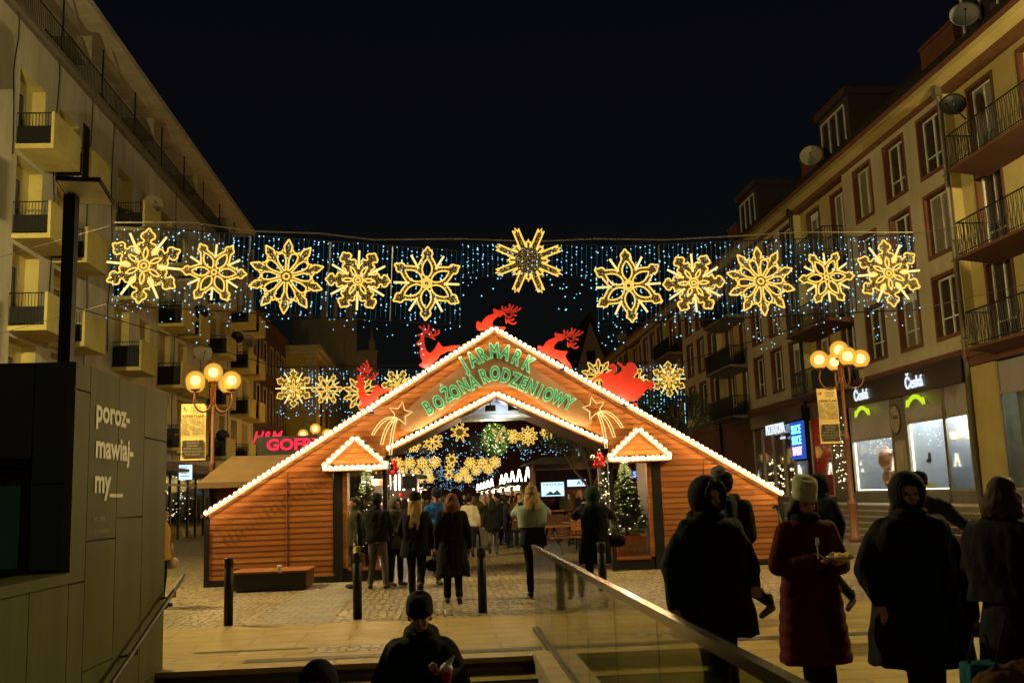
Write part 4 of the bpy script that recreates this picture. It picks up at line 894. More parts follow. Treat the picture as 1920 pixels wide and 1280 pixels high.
def motif_curves(T):
    """lists of (kind, closed, points) in unit radius; y up"""
    L = []; hole = []
    if T == 'S':
        pts = []
        for k in range(8):
            a0 = R_(22.5+45*k); long_ = [(.38, -.09), (.97, -.09), (.88, -.045), (1.02, 0), (.88, .045), (.97, .09), (.38, .09)]
            sh = [(.38, -.05), (.55, -.06), (.53, -.02), (.62, 0), (.53, .02), (.55, .06), (.38, .05)]
            pts += [rot(p, a0) for p in long_]+[rot(p, a0+R_(22.5)) for p in sh]
        L.append(('outline', True, pts)); return L, []
    n, half = ARM[T]; st_ = 360/n; base = 90 if T in 'AEC' else 0
    arm = half+[(u, -v) for u, v in half[::-1]]
    pts = []
    for k in range(n): pts += [rot(p, R_(base+st_*k)) for p in arm]
    if T in 'ABDE': pts = smoothclosed(pts, 2)
    L.append(('outline', True, pts))
    if T in 'AD':
        for k in range(6):
            p = [rot(q, R_(base+60*k)) for q in leaf(.17, .50, .055)]; L.append(('petal', True, p)); hole.append(p)
        L.append(('ring', True, [(.15*math.cos(t*PI/8), .15*math.sin(t*PI/8)) for t in range(16)])); L.append(('ring', True, [(.07*math.cos(t*PI/6), .07*math.sin(t*PI/6)) for t in range(12)]))
    elif T in 'BE':
        for k in range(6):
            p = [rot(q, R_(base+60*k)) for q in leaf(.14, .68, .135)]; L.append(('petal', True, p)); hole.append(p)
        L.append(('ring', True, [(.075*math.cos(t*PI/6), .075*math.sin(t*PI/6)) for t in range(12)]))
        if T == 'E': L.append(('ring', True, [(.13*math.cos(t*PI/6), .13*math.sin(t*PI/6)) for t in range(12)]))
    elif T == 'C':
        for k in range(10):
            p = [rot(q, R_(base+18+36*k)) for q in [(.16, -.015), (.42, -.10), (.58, -.10), (.68, 0), (.58, .10), (.42, .10), (.16, .015)]]; L.append(('petal', True, p)); hole.append(p)
        L.append(('ring', True, [(.08*math.cos(t*PI/6), .08*math.sin(t*PI/6)) for t in range(12)]))
    if T in 'AD':
        for k in range(6):
            a = R_(base+30+60*k)
            L.append(('rod', True, [rot(q, a) for q in [(.36, .018), (.95, .013), (.95, -.013), (.36, -.018)]]))
    elif T in 'BE':
        for k in range(6):
            a = R_(base+30+60*k); L.append(('rod', True, [rot(q, a) for q in [(.46, .012), (.88, .012), (.88, -.012), (.46, -.012)]]))
    return L, hole
def inside(p, poly):
    x, y = p; c = False; j = len(poly)-1
    for i in range(len(poly)):
        xi, yi = poly[i]; xj, yj = poly[j]
        if (yi > y) != (yj > y) and x < (xj-xi)*(y-yi)/(yj-yi)+xi: c = not c
        j = i
    return c
def motif(T, R, loc, label, group, tilt=0, parts=True, rr=.0145, cell=.045, rn=5, name='snowflake_light'):
    L, holes = motif_curves(T); o = None; rg = random.Random(ord(T)*7+int(R*100))
    cs, sn = math.cos(tilt), math.sin(tilt)
    def V(p, y=0): return ((p[0]*cs-p[1]*sn)*R, y, (p[0]*sn+p[1]*cs)*R)
    tin = MB(); outl = L[0][2]; y0 = -1.0
    g_ = -1.02
    while g_ < 1.02:
        h_ = -1.02
        while h_ < 1.02:
            q = (g_+rg.uniform(-.3, .3)*cell, h_+rg.uniform(-.3, .3)*cell)
            ok = inside(q, outl) and not any(inside(q, h) for h in holes)
            if T == 'S': ok = ok or (q[0]**2+q[1]**2 < .36**2)
            if ok:
                s_ = cell*.42; a = rg.uniform(0, PI); d = [(s_*math.cos(a+t*PI/2), s_*math.sin(a+t*PI/2)) for t in range(4)]
                tin.quad(*[V((q[0]+u, q[1]+v), .02+rg.uniform(-.01, .01)) for u, v in d])
            h_ += cell
        g_ += cell
    if parts:
        o = empty(name, loc, 0, label, 'light snowflake' if T != 'S' else 'light star', group)
        tin.build('tinsel_mesh', M['tinsel'], o)
        for kind, cl, pts in L:
            w = MB(); w.tube([V(p) for p in pts], rr*(1.0 if kind != 'rod' else .8), rn, cl); w.build(kind, M['rope' if kind != 'rod' else 'ropepale'], o)
        w = MB(); q = [V((math.cos(t*PI/8)*.6, math.sin(t*PI/8)*.6), .035) for t in range(16)]; w.tube(q, .004, 3, True); w.build('wire_frame', M['wire'], o)
    else:
        w = MB(); 
        for kind, cl, pts in L: w.tube([V(p) for p in pts], rr, rn, cl)
        b0 = len(w.v); w.cm = 1; w.v += tin.v; w.f += [[i+b0 for i in f] for f in tin.f]; w.m += [1]*len(tin.f); w.sm += [False]*len(tin.f)
        o = w.build(name, [M['rope'], M['tinsel']], None, loc=loc); tag(o, label, 'light snowflake' if T != 'S' else 'light star', group)
    return o
def curtain(c4, label, n, gap, Y, seed, rdot=.0125, wires=True, drips=True, ledm='led', frame=True, split=()):
    """c4: world corners TL,TR,BR,BL"""
    TL, TR, BR, BL = [Vector(c) for c in c4]; rg = random.Random(seed); o = empty('led_light_curtain', BL, 0, label, 'light curtain')
    W_ = (TR-TL).length
    def P_(u, v): return TL.lerp(TR, u).lerp(BL.lerp(BR, u), v)
    if frame:
        w = MB(); w.tube([TL, TR, BR, BL], .012, 4, True)
        for u in split: w.tube([P_(u, 0), P_(u, 1)], .012, 4)
        w.build('frame', M['darkmetal'], o, True)
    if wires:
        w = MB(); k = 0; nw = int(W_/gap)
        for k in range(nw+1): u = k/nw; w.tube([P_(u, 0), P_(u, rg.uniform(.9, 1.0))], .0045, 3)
        w.build('wires', M['hazewire'], o, True)
    w = MB(); nw = int(W_/gap)
    for k in range(n):
        u = round(rg.random()*nw)/nw if wires else rg.random(); q = P_(u, rg.random()); w.dot((q.x+rg.uniform(-.01, .01), q.y+rg.uniform(-.03, .03), q.z), rdot*rg.choice([.7, .9, 1, 1.25]))
    if drips:
        c = 0
        while c < W_:
            u0 = (c+rg.uniform(.1, .5))/W_; D_ = rg.choice([.25, .35, .5, .6])
            for k in range(int(D_*34)):
                v = rg.random()**1.5; q = P_(min(1, max(0, u0+rg.gauss(0, .22)*(1-v*.8)/W_*2)), 1)-UZ*v*D_; w.dot(q, rdot*rg.choice([.7, 1, 1.2]))
            c += rg.uniform(.9, 1.5)
    q = w.build('leds', M[ledm], o, True); q['kind'] = 'stuff'; return o
GYF = 17.0
A_ = lambda x, y, Y=GYF: atY(x, y, Y)
curtain([A_(213, 422), A_(865, 470), A_(862, 610), A_(200, 570)], 'left curtain of cold white micro lights behind five snowflakes', 640, .085, GYF, 1, split=(.39, .62, .80))
curtain([A_(868, 457), A_(1118, 459), A_(1118, 521), A_(868, 519)], 'short middle curtain of cold white lights behind the light star', 150, .085, GYF, 2)
curtain([A_(1120, 462), A_(1713, 440), A_(1725, 580), A_(1122, 608)], 'right curtain of cold white micro lights behind five snowflakes', 700, .085, GYF, 3, split=(.19, .4, .62, .80))
w = MB(); pts = [A_(213, 422)+UZ*.02]+[A_(x, y) for x, y in ((360, 420), (470, 436), (600, 440), (700, 452), (860, 450), (1000, 455), (1120, 450), (1250, 452), (1380, 445), (1500, 438), (1713, 438))]; w.tube([p+Vector((0, .03, .03)) for p in pts], .011, 5)
tag(w.build('supply_cable', M['curtainR']), 'slack grey supply cable running along the top of the light curtains', 'cable')
for a, b_, lb_ in (((XL, 27, 7.9), A_(205, 424), 'thin upper span wire from the left facade to the left light curtain'), (A_(1713, 438), (XR, 24.6, 8.4), 'thin upper span wire from the right light curtain to the right facade'), ((XL, 29, 6.4), A_(200, 570), 'thin lower span wire from the left facade to the left light curtain'), (A_(1725, 580), (XR, 23, 6.5), 'thin lower span wire from the right light curtain to the right facade')):
    w = MB(); w.tube([a, b_], .006, 4); tag(w.build('span_wire', M['black']), lb_, 'wire')
gp = 'snowflakes on the nearest light curtain'
nm_ = ['leftmost big six lobed snowflake with double rods at the left end of the near garland', 'small slim six petal snowflake second from left on the near garland', 'ten pointed dahlia like snowflake third from left on the near garland', 'small round petalled snowflake fourth from left on the near garland', 'big open petalled star snowflake just left of the middle gap']
for (T, px, py, r, t), lb_ in zip((('A', 272, 500, 71, -7), ('B', 403, 512, 60, -5), ('C', 538, 520, 71, -4), ('D', 672, 527, 60, -3), ('E', 800, 533, 70, -3)), nm_):
    motif(T, r/FPX*GYF*1.01, A_(px, py)-UY*.08, lb_, gp, R_(t))
motif('S', 67/FPX*GYF, A_(990, 490)-UY*.08, 'big light star with notched rays in the middle gap of the near garland', gp, R_(-2), cell=.05, name='star_light')
nm_ = ['big open petalled star snowflake just right of the middle gap', 'small round petalled snowflake second from the gap on the right curtain', 'ten pointed dahlia like snowflake in the middle of the right curtain', 'small slim six petal snowflake second from the right end of the near garland', 'rightmost big six lobed snowflake with double rods of the near garland']
for (T, px, py, r, t), lb_ in zip((('E', 1177, 537, 71, 3), ('D', 1299, 532, 60, 2), ('C', 1424, 529, 68, 3), ('B', 1547, 522, 55, 3), ('A', 1663, 514, 66, 4)), nm_):
    motif(T, r/FPX*GYF*1.01, A_(px, py)-UY*.08, lb_, gp, R_(t))
# second garland behind the gate
G2 = 35.0; B_ = lambda x, y: atY(x, y, G2)
curtain([B_(520, 690), B_(870, 694), B_(870, 770), B_(520, 772)], 'light curtain behind the left slope of the gate', 400, .12, G2, 6, rdot=.019)
curtain([B_(1060, 690), B_(1282, 680), B_(1284, 762), B_(1060, 768)], 'light curtain behind the right slope of the gate', 330, .12, G2, 7, rdot=.019)
g2 = 'snowflakes on the second garland behind the gate'
for T, px, py, r, lb_ in (('A', 551, 728, 35, 'leftmost lobed snowflake on the garland behind the gate'), ('B', 614, 730, 29, 'small slim snowflake second from left behind the gate'), ('C', 677, 737, 34, 'ten pointed snowflake half hidden by the lowest reindeer'), ('D', 745, 722, 29, 'small snowflake cut by the left gate slope'), ('E', 812, 730, 33, 'snowflake mostly hidden behind the second reindeer'), ('C', 1122, 706, 34, 'ten pointed snowflake left of the red sleigh'), ('B', 1188, 716, 29, 'slim snowflake hidden behind the red sleigh'), ('A', 1253, 711, 34, 'rightmost lobed snowflake on the garland behind the gate')):
    motif(T, r/FPX*G2, B_(px, py)-UY*.1, lb_, g2, 0, True, .015, .07, 4)
w = MB(); w.tube([(XL, 36, 9), B_(520, 688), B_(1282, 678), (XR, 36, 8)], .015, 4); tag(w.build('span_wire', M['black']), 'thin wire carrying the second garland across the street', 'wire')
# garlands far down the street, seen through the gate
far = [('S', 862, 810, 18, 58), ('E', 811, 827, 20, 58), ('C', 990, 817, 19, 58), ('D', 960, 818, 14, 59), ('B', 775, 835, 14, 58), ('B', 1026, 810, 14, 59)]
r3 = ['small light star under the arch left of the hanging mistletoe ball', 'petalled snowflake under the left part of the arch', 'ten pointed snowflake right of the hanging mistletoe ball', 'snowflake half behind the right edge of the mistletoe ball', 'snowflake cut by the left arch lining', 'dim snowflake at the right end of the third garland']
for (T, px, py, r, Y), lb_ in zip(far, r3): motif(T, r/FPX*Y, atY(px, py, Y), lb_, 'snowflakes on the third garland under the arch', 0, False, .018, .10, 4)
curtain([atY(755, 815, 58.3), atY(1085, 800, 58.3), atY(1085, 842, 58.3), atY(755, 850, 58.3)], 'thin curtain of tiny lights under the gate arch', 150, .3, 58, 8, rdot=.024, wires=False, frame=False)
rg = random.Random(21); kk = 0
rows = [(75, [(745, 868), (768, 868), (792, 868), (815, 866), (847, 861), (882, 868), (905, 868), (928, 866)], 11, 'fourth'), (92, [(755, 884), (779, 885), (802, 884), (843, 877), (870, 884), (893, 882), (916, 880)], 9, 'fifth'), (115, [(788, 897), (806, 897), (842, 891), (860, 895), (878, 897)], 8, 'sixth')]
pos_ = ['leftmost', 'second from left', 'third from left', 'fourth from left', 'fifth from left', 'sixth from left', 'seventh from left', 'rightmost']
for Y, pts, r, wd_ in rows:
    protos = {}
    for k, (px, py) in enumerate(pts):
        T = 'S' if 840 <= px <= 850 else 'CDEA'[k % 4]; p = atY(px, py, Y); lb_ = '%s tiny far snowflake of the %s garland down the street' % (pos_[k], wd_) if T != 'S' else 'tiny far light star of the %s garland down the street' % wd_
        if T in protos: o = protos[T].copy(); COL.objects.link(o); o.location = p; o['label'] = lb_
        else: protos[T] = motif(T, (r+.8)/FPX*Y, p, lb_, 'tiny snowflakes far down the street', 0, False, .026 if Y < 100 else .032, .16, 3)
    x0, x1, y0 = pts[0][0]-10, pts[-1][0]+12, pts[0][1]
    curtain([atY(x0, y0-16, Y+.3), atY(x1, y0-16, Y+.3), atY(x1, y0+13, Y+.3), atY(x0, y0+13, Y+.3)], '%s light curtain down the street behind tiny snowflakes' % wd_, 110, .4, Y, Y, rdot=.026, wires=False, frame=False)
# ================================================================ red cut-out reindeer and sleigh
def cutout(name, label, outlines, tubes, Y, cat, origin, group=None, th=.03):
    o = empty(name, origin, 0, label, cat, group); w = MB()
    ox, oy, sc_ = outlines[1], outlines[2], outlines[3]
    def V(p): q = atY(ox+p[0]/sc_, oy+p[1]/sc_, Y); return (q.x-origin[0], q.z-origin[2])
    b_ = MB(); b_.prism([V(p) for p in outlines[0]], Y-th/2-origin[1], Y+th/2-origin[1]); b_.build('body', M['redply'], o)
    for r, pts in tubes:
        pp = [V(p) for p in pts]; L = []; R2 = []; r = r/sc_/FPX*Y
        for i, p in enumerate(pp):
            a = pp[max(0, i-1)]; c = pp[min(len(pp)-1, i+1)]; t = Vector((c[0]-a[0], c[1]-a[1])).normalized(); n_ = Vector((-t.y, t.x)); L.append((p[0]+n_.x*r, p[1]+n_.y*r)); R2.append((p[0]-n_.x*r, p[1]-n_.y*r))
        t = Vector((pp[-1][0]-pp[-2][0], pp[-1][1]-pp[-2][1])).normalized()*r; cap = (pp[-1][0]+t.x, pp[-1][1]+t.y)
        w.prism(L+[cap]+R2[::-1], Y-th*.4-origin[1], Y+th*.4-origin[1])
    if tubes: w.build('antlers' if cat == 'reindeer' else 'runner', M['redply'], o)
    return o
def sp(pts, k=1):   # smooth
    return smoothclosed(pts, k)
RY = GY+.0
gr_ = 'red cut out reindeer along the gate roof'
body2 = [(100, 570), (165, 520), (215, 450), (215, 400), (140, 395), (150, 360), (240, 350), (300, 400), (290, 460), (300, 560), (330, 700), (390, 770), (450, 770), (520, 690), (570, 600), (590, 540), (620, 535), (650, 590), (700, 650), (830, 625), (1000, 610), (1110, 622), (1060, 665), (900, 690), (1040, 700), (1040, 730), (900, 735), (800, 730), (760, 770), (690, 800), (640, 810), (600, 900), (520, 960), (430, 1050), (440, 1080), (360, 1090), (300, 1120), (180, 1050), (210, 1010), (270, 970), (210, 850), (195, 720), (210, 610), (150, 610)]
ant2 = [(22, [(250, 380), (330, 380), (430, 420), (520, 470)]), (22, [(330, 400), (430, 390), (540, 390), (620, 330), (610, 280)]), (17, [(540, 385), (535, 320), (540, 280)]), (17, [(450, 380), (450, 290), (490, 200)]), (18, [(270, 370), (285, 290), (250, 240), (190, 200)]), (18, [(300, 380), (310, 300), (300, 220), (290, 180)]), (18, [(320, 370), (370, 290), (400, 200), (390, 160)]), (18, [(350, 390), (420, 320), (460, 260), (490, 200)])]
p = atY(818, 690, RY); cutout('reindeer_cutout', 'red cut out reindeer second from left with raised head on the gate roof', (sp(body2), 770, 595, 11.636), ant2, RY, 'reindeer', p, gr_)
body4 = [(520, 230), (560, 245), (600, 262), (700, 275), (760, 290), (790, 340), (740, 380), (735, 405), (700, 415), (685, 440), (660, 415), (600, 440), (530, 510), (495, 570), (490, 620), (540, 655), (650, 670), (760, 680), (810, 675), (830, 700), (790, 755), (770, 800), (790, 870), (880, 970), (920, 1060), (930, 1180), (900, 1170), (840, 1050), (810, 1140), (790, 1110), (770, 1020), (700, 960), (640, 920), (590, 870), (500, 855), (440, 860), (380, 810), (320, 790), (220, 760), (210, 790), (110, 740), (100, 550), (160, 545), (230, 590), (260, 530), (330, 440), (420, 385), (540, 355), (510, 270)]
ant4 = [(22, [(740, 300), (750, 230), (735, 185)]), (20, [(770, 300), (810, 240), (825, 190)]), (22, [(760, 300), (860, 260), (930, 200), (920, 130)]), (20, [(860, 300), (960, 240), (1010, 160)]), (20, [(900, 300), (1000, 290), (1080, 220), (1105, 185)]), (20, [(800, 310), (960, 320), (1080, 300), (1150, 250), (1190, 215)]), (20, [(920, 320), (1000, 380), (1080, 405)]), (22, [(780, 340), (840, 410), (830, 500), (840, 580)]), (20, [(820, 430), (900, 500), (980, 520), (1020, 485)]), (22, [(840, 440), (900, 560), (980, 605), (1050, 600), (1070, 565)]), (18, [(830, 420), (930, 440), (980, 400), (1000, 360)])]
p = atY(1040, 690, RY); cutout('reindeer_cutout', 'red cut out reindeer leaping on the right gate slope before the sleigh', (sp(body4), 1000, 605, 12.8), ant4, RY, 'reindeer', p, gr_)
T3 = lambda P_: [((x-535)*15.06/12.8*.98+545, (y-250)*15.06/12.8*.98+375) for x, y in P_]
p = atY(930, 620, RY); cutout('reindeer_cutout', 'red cut out reindeer leaping over the peak of the gate', (sp(T3(body4)), 890, 555, 15.06), [(r*1.15, T3(q)) for r, q in ant4], RY+.02, 'reindeer', p, gr_)
T1 = lambda P_: [((x-110)*.92+75, (y-570)*1.0+680) for x, y in P_]
body1 = [(60, 680), (110, 650), (140, 620), (135, 560), (110, 480), (140, 400), (190, 440), (280, 470), (290, 560), (285, 700), (310, 830), (360, 910), (440, 900), (490, 810), (540, 720), (580, 640), (620, 650), (690, 740), (820, 750), (960, 740), (900, 810), (780, 850), (620, 930), (580, 1010), (480, 1090), (420, 1150), (300, 1190), (150, 1225), (150, 1180), (250, 1110), (190, 1030), (160, 880), (170, 750), (120, 720)]
ant1 = [(22, [(220, 450), (240, 370), (190, 290), (130, 265)]), (22, [(260, 420), (290, 320), (250, 250), (215, 215)]), (22, [(290, 400), (340, 300), (320, 200), (270, 150)]), (24, [(300, 420), (370, 350), (395, 220), (370, 130), (345, 80)]), (22, [(300, 430), (400, 370), (430, 310), (480, 265)]), (22, [(260, 470), (400, 490), (520, 530)]), (22, [(350, 470), (470, 490), (570, 450), (620, 370)]), (20, [(480, 480), (520, 440), (515, 370)])]
p = atY(700, 740, RY); cutout('reindeer_cutout', 'lowest red cut out reindeer standing on the left gate slope', (sp(body1), 660, 670, 12.8), ant1, RY, 'reindeer', p, gr_)
sleigh = [(60, 560), (110, 490), (200, 430), (330, 340), (430, 340), (540, 300), (560, 250), (555, 215), (500, 250), (480, 200), (510, 150), (570, 125), (630, 160), (655, 240), (640, 320), (580, 400), (620, 380), (730, 320), (780, 240), (740, 200), (700, 150), (660, 110), (680, 90), (740, 130), (800, 190), (830, 195), (870, 160), (880, 120), (970, 95), (1050, 130), (1090, 220), (1100, 320), (1060, 370), (1000, 440), (1080, 440), (1180, 470), (1240, 540), (1340, 510), (1430, 510), (1470, 560), (1470, 620), (1430, 700), (1380, 710), (1350, 660), (1300, 710), (1210, 810), (1120, 920), (1010, 965), (900, 940), (830, 1000), (820, 890), (765, 880), (745, 960), (700, 930), (700, 840), (560, 790), (340, 720), (340, 620), (345, 500), (300, 440), (150, 510), (130, 560)]
p = atY(1165, 745, RY); cutout('sleigh_cutout', 'red cut out sleigh with bearded driver and sack on the right gate slope', (sp(sleigh), 1100, 670, 11.636), [(24, [(850, 1000), (980, 1080), (1100, 1150), (1110, 1080), (1060, 1020), (1000, 1040)])], RY, 'sleigh', p)
for x, y, lb_ in ((697, 771, 'small bright spotlight at the feet of the lowest reindeer'), (799, 693, 'small bright spotlight at the feet of the second reindeer'), (1054, 690, 'small spotlight under the leaping reindeer on the right slope'), (1172, 757, 'small spotlight under the red sleigh')):
    p = atY(x, y, RY-.12); o = empty('spotlight', p, 0, lb_, 'spotlight'); w = MB(); w.box(-.045, .045, -.03, .03, -.05, 0); w.build('housing', M['black'], o); w = MB(); w.ball((0, -.02, .012), .022, 8, 6); w.build('lens', M['neonwhite'], o)
    lamp('lamp', (.0, -.10, .07), 3.5, (1, .9, .85), .02, o)
# ================================================================ greenery
def fir(name, loc, H, R, label, seed=1, lights=120, needles=True, dens=2.0, mts='fir', nw=.026):
    rg = random.Random(seed); o = empty(name, loc, 0, label, 'christmas tree' if lights else 'tree'); w = MB(); w.tube([(0, 0, 0), (0, 0, H)], [.03+.02*H, .01], 7); w.build('trunk', M['bark'], o)
    w = MB(); z = .12*H; pts = []
    while z < H:
        f = 1-(z/H); L0 = R*(f**.8)+.03; nb = int((6+10*f)*dens)
        for k in range(nb):
            a = rg.uniform(0, 2*PI); L = L0*rg.uniform(.7, 1.1); dz = -.25*L+rg.uniform(-.03, .03); ca, sa = math.cos(a), math.sin(a)
            ns_ = max(4, int(L/.035))
            for i in range(ns_):
                t = (i+.5)/ns_; c = Vector((ca*L*t, sa*L*t, z+dz*t+.18*L*t*t)); 
                if rg.random() < .3: pts.append(c.copy())
                for sd in (-1, 1):
                    wd_ = (.05+.10*L*(1-t))*rg.uniform(.6, 1.2); d = Vector((-sa*sd, ca*sd, 0))*wd_+Vector((ca, sa, 0))*wd_*.9+UZ*rg.uniform(-.03, .03)
                    n_ = Vector((ca, sa, 0))*nw; e = c+d; w.add([c-n_, c+n_, e+n_*.4, e-n_*.4], [(0, 1, 2, 3)], False)
                    e2 = c+d*.5+UZ*rg.uniform(.01, .05); w.add([c-n_, c+n_, e2], [(0, 1, 2)], False)
        z += .045*H**.5*rg.uniform(.8, 1.2)
    w.build('crown', M[mts], o)
    if lights:
        w = MB()
        for k in range(lights):
            q = rg.choice(pts); w.dot(q*1.03+Vector((0, 0, .01)), .0085*rg.choice([.8, 1, 1.3]))
        q = w.build('fairy_lights', M['ledwarm'], o); q['kind'] = 'stuff'
    return o
M['firlit'] = mat('lit_fir_needles', (.32, .36, .15), .6, c2=(.20, .25, .09), ns=8)  # paler fir green, lamp light painted into the needle colour
fir('fir_tree', (GX-2.78, GY+.6, .32), 1.92, .47, 'lit fir tree behind the glass of the left gate booth', 3, 110, mts='firlit')
fir('fir_tree', (GX+2.76, GY+.6, .60), 1.66, .47, 'lit fir tree in red planter in the right gate booth', 4, 130, mts='firlit')
o = empty('tree_planter', (GX+2.76, GY+.55, .27), 0, 'red planter with lattice front below the right booth tree', 'planter'); w = MB(); w.box(-.33, .33, -.25, .3, 0, .36); w.box(-.35, .35, -.27, .32, .34, .42); w.build('box', M['redball'], o)
w = MB()
for k in range(9): x = -.33+k*.075; w.tube([(x, -.262, .01), (x+.10 if x+.10 < .33 else .33, -.262, .33)], .007, 4); w.tube([(x+.10 if x+.1 < .33 else .33, -.265, .01), (x, -.265, .33)], .007, 4)
w.build('lattice', M['wood2'], o)
o = empty('tree_planter', (GX-2.78, GY+.6, .27), 0, 'dark red box below the left booth tree', 'planter'); w = MB(); w.box(-.25, .25, -.2, .2, 0, .3); w.box(-.27, .27, -.22, .22, .28, .32); w.build('box', M['redball'], o)
def garland(path, label, thick=.10, seed=2, lights=90, balls=()):
    rg = random.Random(seed); pts = [Vector(p) for p in path]; o = empty('fir_garland', pts[-1], 0, label, 'garland'); w = MB(); l_ = MB()
    for a, b_ in zip(pts, pts[1:]):
        n_ = int((b_-a).length/.008)
        for k in range(n_):
            c = a.lerp(b_, rg.random()); d = Vector((rg.gauss(0, 1), rg.gauss(0, 1), rg.gauss(0, 1))).normalized()*thick*rg.uniform(.5, 1.15); s_ = d.orthogonal().normalized()*.009
            w.add([c-s_, c+s_, c+d+s_*.3, c+d-s_*.3], [(0, 1, 2, 3)], False)
            if rg.random() < lights/1000: l_.dot(c+d*.9, .011)
    w.build('needles', M['fir'], o, True); q = l_.build('fairy_lights', M['ledwarm'], o, True); q['kind'] = 'stuff'
    for p, r, m_ in balls: b_ = MB(); b_.ball(p, r, 14, 10); b_.build('bauble', M[m_], o, True)
    return o
cx = GX+2.22
p = atY(1121, 862, GY-.2); bl_ = [((p.x+dx, GY-.2+dy, p.z+dz), r, m_) for dx, dy, dz, r, m_ in ((0, 0, 0, .075, 'redball'), (.09, .02, .02, .07, 'redball'), (-.04, .02, -.10, .07, 'redball'), (.07, .0, -.09, .075, 'redball'), (-.11, .0, .06, .06, 'silver'), (.05, .03, .1, .06, 'redball'), (.1, 0, -.75, .06, 'silver'), (.02, 0, -.5, .05, 'silver'))]
garland([(p.x+.08, GY-.15, p.z+.18), (p.x+.12, GY-.15, 1.6), (p.x+.22, GY-.12, .75)], 'lit fir garland with red baubles on the inner post of the right booth', .13, 5, 110, bl_)
p = atY(739, 872, GY-.2); bl_ = [((p.x+dx, GY-.2+dy, p.z+dz), .07, 'redball') for dx, dy, dz in ((0, 0, .06), (.03, .02, -.06), (-.03, 0, -.15))]
garland([(p.x-.03, GY-.15, p.z+.14), (p.x-.08, GY-.12, 1.4)], 'lit fir garland with red baubles on the inner post of the left booth', .10, 6, 60, bl_)
M['mistle'] = mat('mistletoe_leaf', (.14, .40, .03), .7, c2=(.09, .27, .02), ns=8)
p = atY(928, 822, GY+1.0); o = empty('mistletoe_ball', (p.x, p.y, p.z), 0, 'round lit green mistletoe ball with pale bow hanging in the arch', 'hanging decoration'); rg = random.Random(8); w = MB(); l_ = MB()
for k in range(2600):
    d = Vector((rg.gauss(0, 1), rg.gauss(0, 1), rg.gauss(0, 1))).normalized(); c = Vector((d.x*.30, d.y*.30, d.z*.36-.02))*rg.uniform(.55, .95); s_ = d.orthogonal().normalized()*.010; t = (d+Vector((rg.uniform(-.5, .5), rg.uniform(-.5, .5), rg.uniform(-.5, .5)))).normalized()*.08
    w.add([c-s_, c+s_, c+t], [(0, 1, 2)], False)
    if k % 22 == 0: l_.dot(c*1.12, .011)
w.build('leaves', M['mistle'], o); q = l_.build('fairy_lights', M['ledwarm'], o); q['kind'] = 'stuff'
w = MB(); w.prism([(0, 0), (-.16, .10), (-.14, -.04)], -.36, -.34); w.prism([(0, 0), (.12, .14), (.16, .0)], -.36, -.34); w.prism([(0, 0), (.14, -.2), (.05, -.26)], -.36, -.345); w.prism([(0, 0), (-.10, -.2), (-.02, -.24)], -.36, -.345); w.v = [(a+.07, b_, c+.12) for a, b_, c in w.v]; w.build('bow', M['cloth'], o)
w = MB(); w.tube([(0, 0, .33), (0, 0, .62)], .008, 4); w.build('cord', M['black'], o)
# bare trees
def tree(loc, H, label, seed, leaves=900, spread=.9):
    rg = random.Random(seed); o = empty('bare_tree', loc, 0, label, 'tree'); w = MB(); tips = []
    def br(p, d, L, r, k):
        q = p+d*L; m_ = p.lerp(q, .5)+Vector((rg.uniform(-.05, .05), rg.uniform(-.05, .05), 0))*L; w.tube([p, m_, q], [r, r*.85, r*.65], 5 if k < 2 else 3, caps=False); tips.append((q, k))
        if k < 5:
            for _ in range(3 if k else 5):
                nd = (d+Vector((rg.uniform(-1, 1), rg.uniform(-1, 1), rg.uniform(-.2, .8)))*spread).normalized(); br(q, nd, L*rg.uniform(.55, .8), r*.6, k+1)
    br(Vector((0, 0, 0)), Vector((0, 0, 1)), H*.36, H*.022, 0); w.build('trunk', M['bark'], o)
    w = MB()
    for k in range(leaves):
        q, kk_ = rg.choice(tips[len(tips)//3:]); c = q+Vector((rg.gauss(0, .12), rg.gauss(0, .12), rg.gauss(0, .12))); a = Vector((rg.gauss(0, 1), rg.gauss(0, 1), rg.gauss(0, 1))).normalized()*.055; b_ = a.orthogonal()*.6
        w.add([c-a, c+b_, c+a, c-b_], [(0, 1, 2, 3)], False)
    w.build('crown', M['fir'], o); return o
tree((9.9, 44, 0), 6.6, 'bushy dark tree beside the right gate slope in front of the cream block', 11, 5000)
tree((4.9, 33, 0), 4.6, 'dark bare tree seen through the right half of the arch', 12, 1500)
tree((8.2, 53, 0), 6.2, 'further dark tree behind the gate near the restaurant', 13, 3500)
# ================================================================ street furniture and stalls
w0 = None
for k in range(6):
    q = (-2.96+1.735*k, 14.2+.1*k, 0)
    lb_ = ['black steel bollard in front of the left plank wall beside the bench', 'black steel bollard left of the walking woman with long blonde hair', 'black steel bollard in the middle of the gate opening', 'black steel bollard beside the glass balustrade near the right booth', 'black steel bollard hidden behind the hooded figure', 'rightmost black steel bollard between the two foreground women'][k]
    if k == 0:
        w0 = empty('bollard', q, 0, lb_, 'bollard', 'black bollards across the pavement'); w = MB(); w.lathe([(.062, 0), (.062, .74), (.056, .745), (.056, .77), (.062, .775), (.062, .885), (.055, .9)], (0, 0, 0), 18); w.build('post', M['black'], w0)
        w = MB()
        for t in range(8): a = t*PI/4; w.box(-.008, .008, -.064, -.055, .80, .815, Matrix.Rotation(a, 4, 'Z'))
        w.build('reflector', M['steel'], w0)
    else: o = copy_tree(w0); o.location = q; o['label'] = lb_
o = empty('platform_bench', (-3.3, 19.9, 0), 0, 'low square wooden platform bench with black sides before the left plank wall', 'bench')
w = MB()
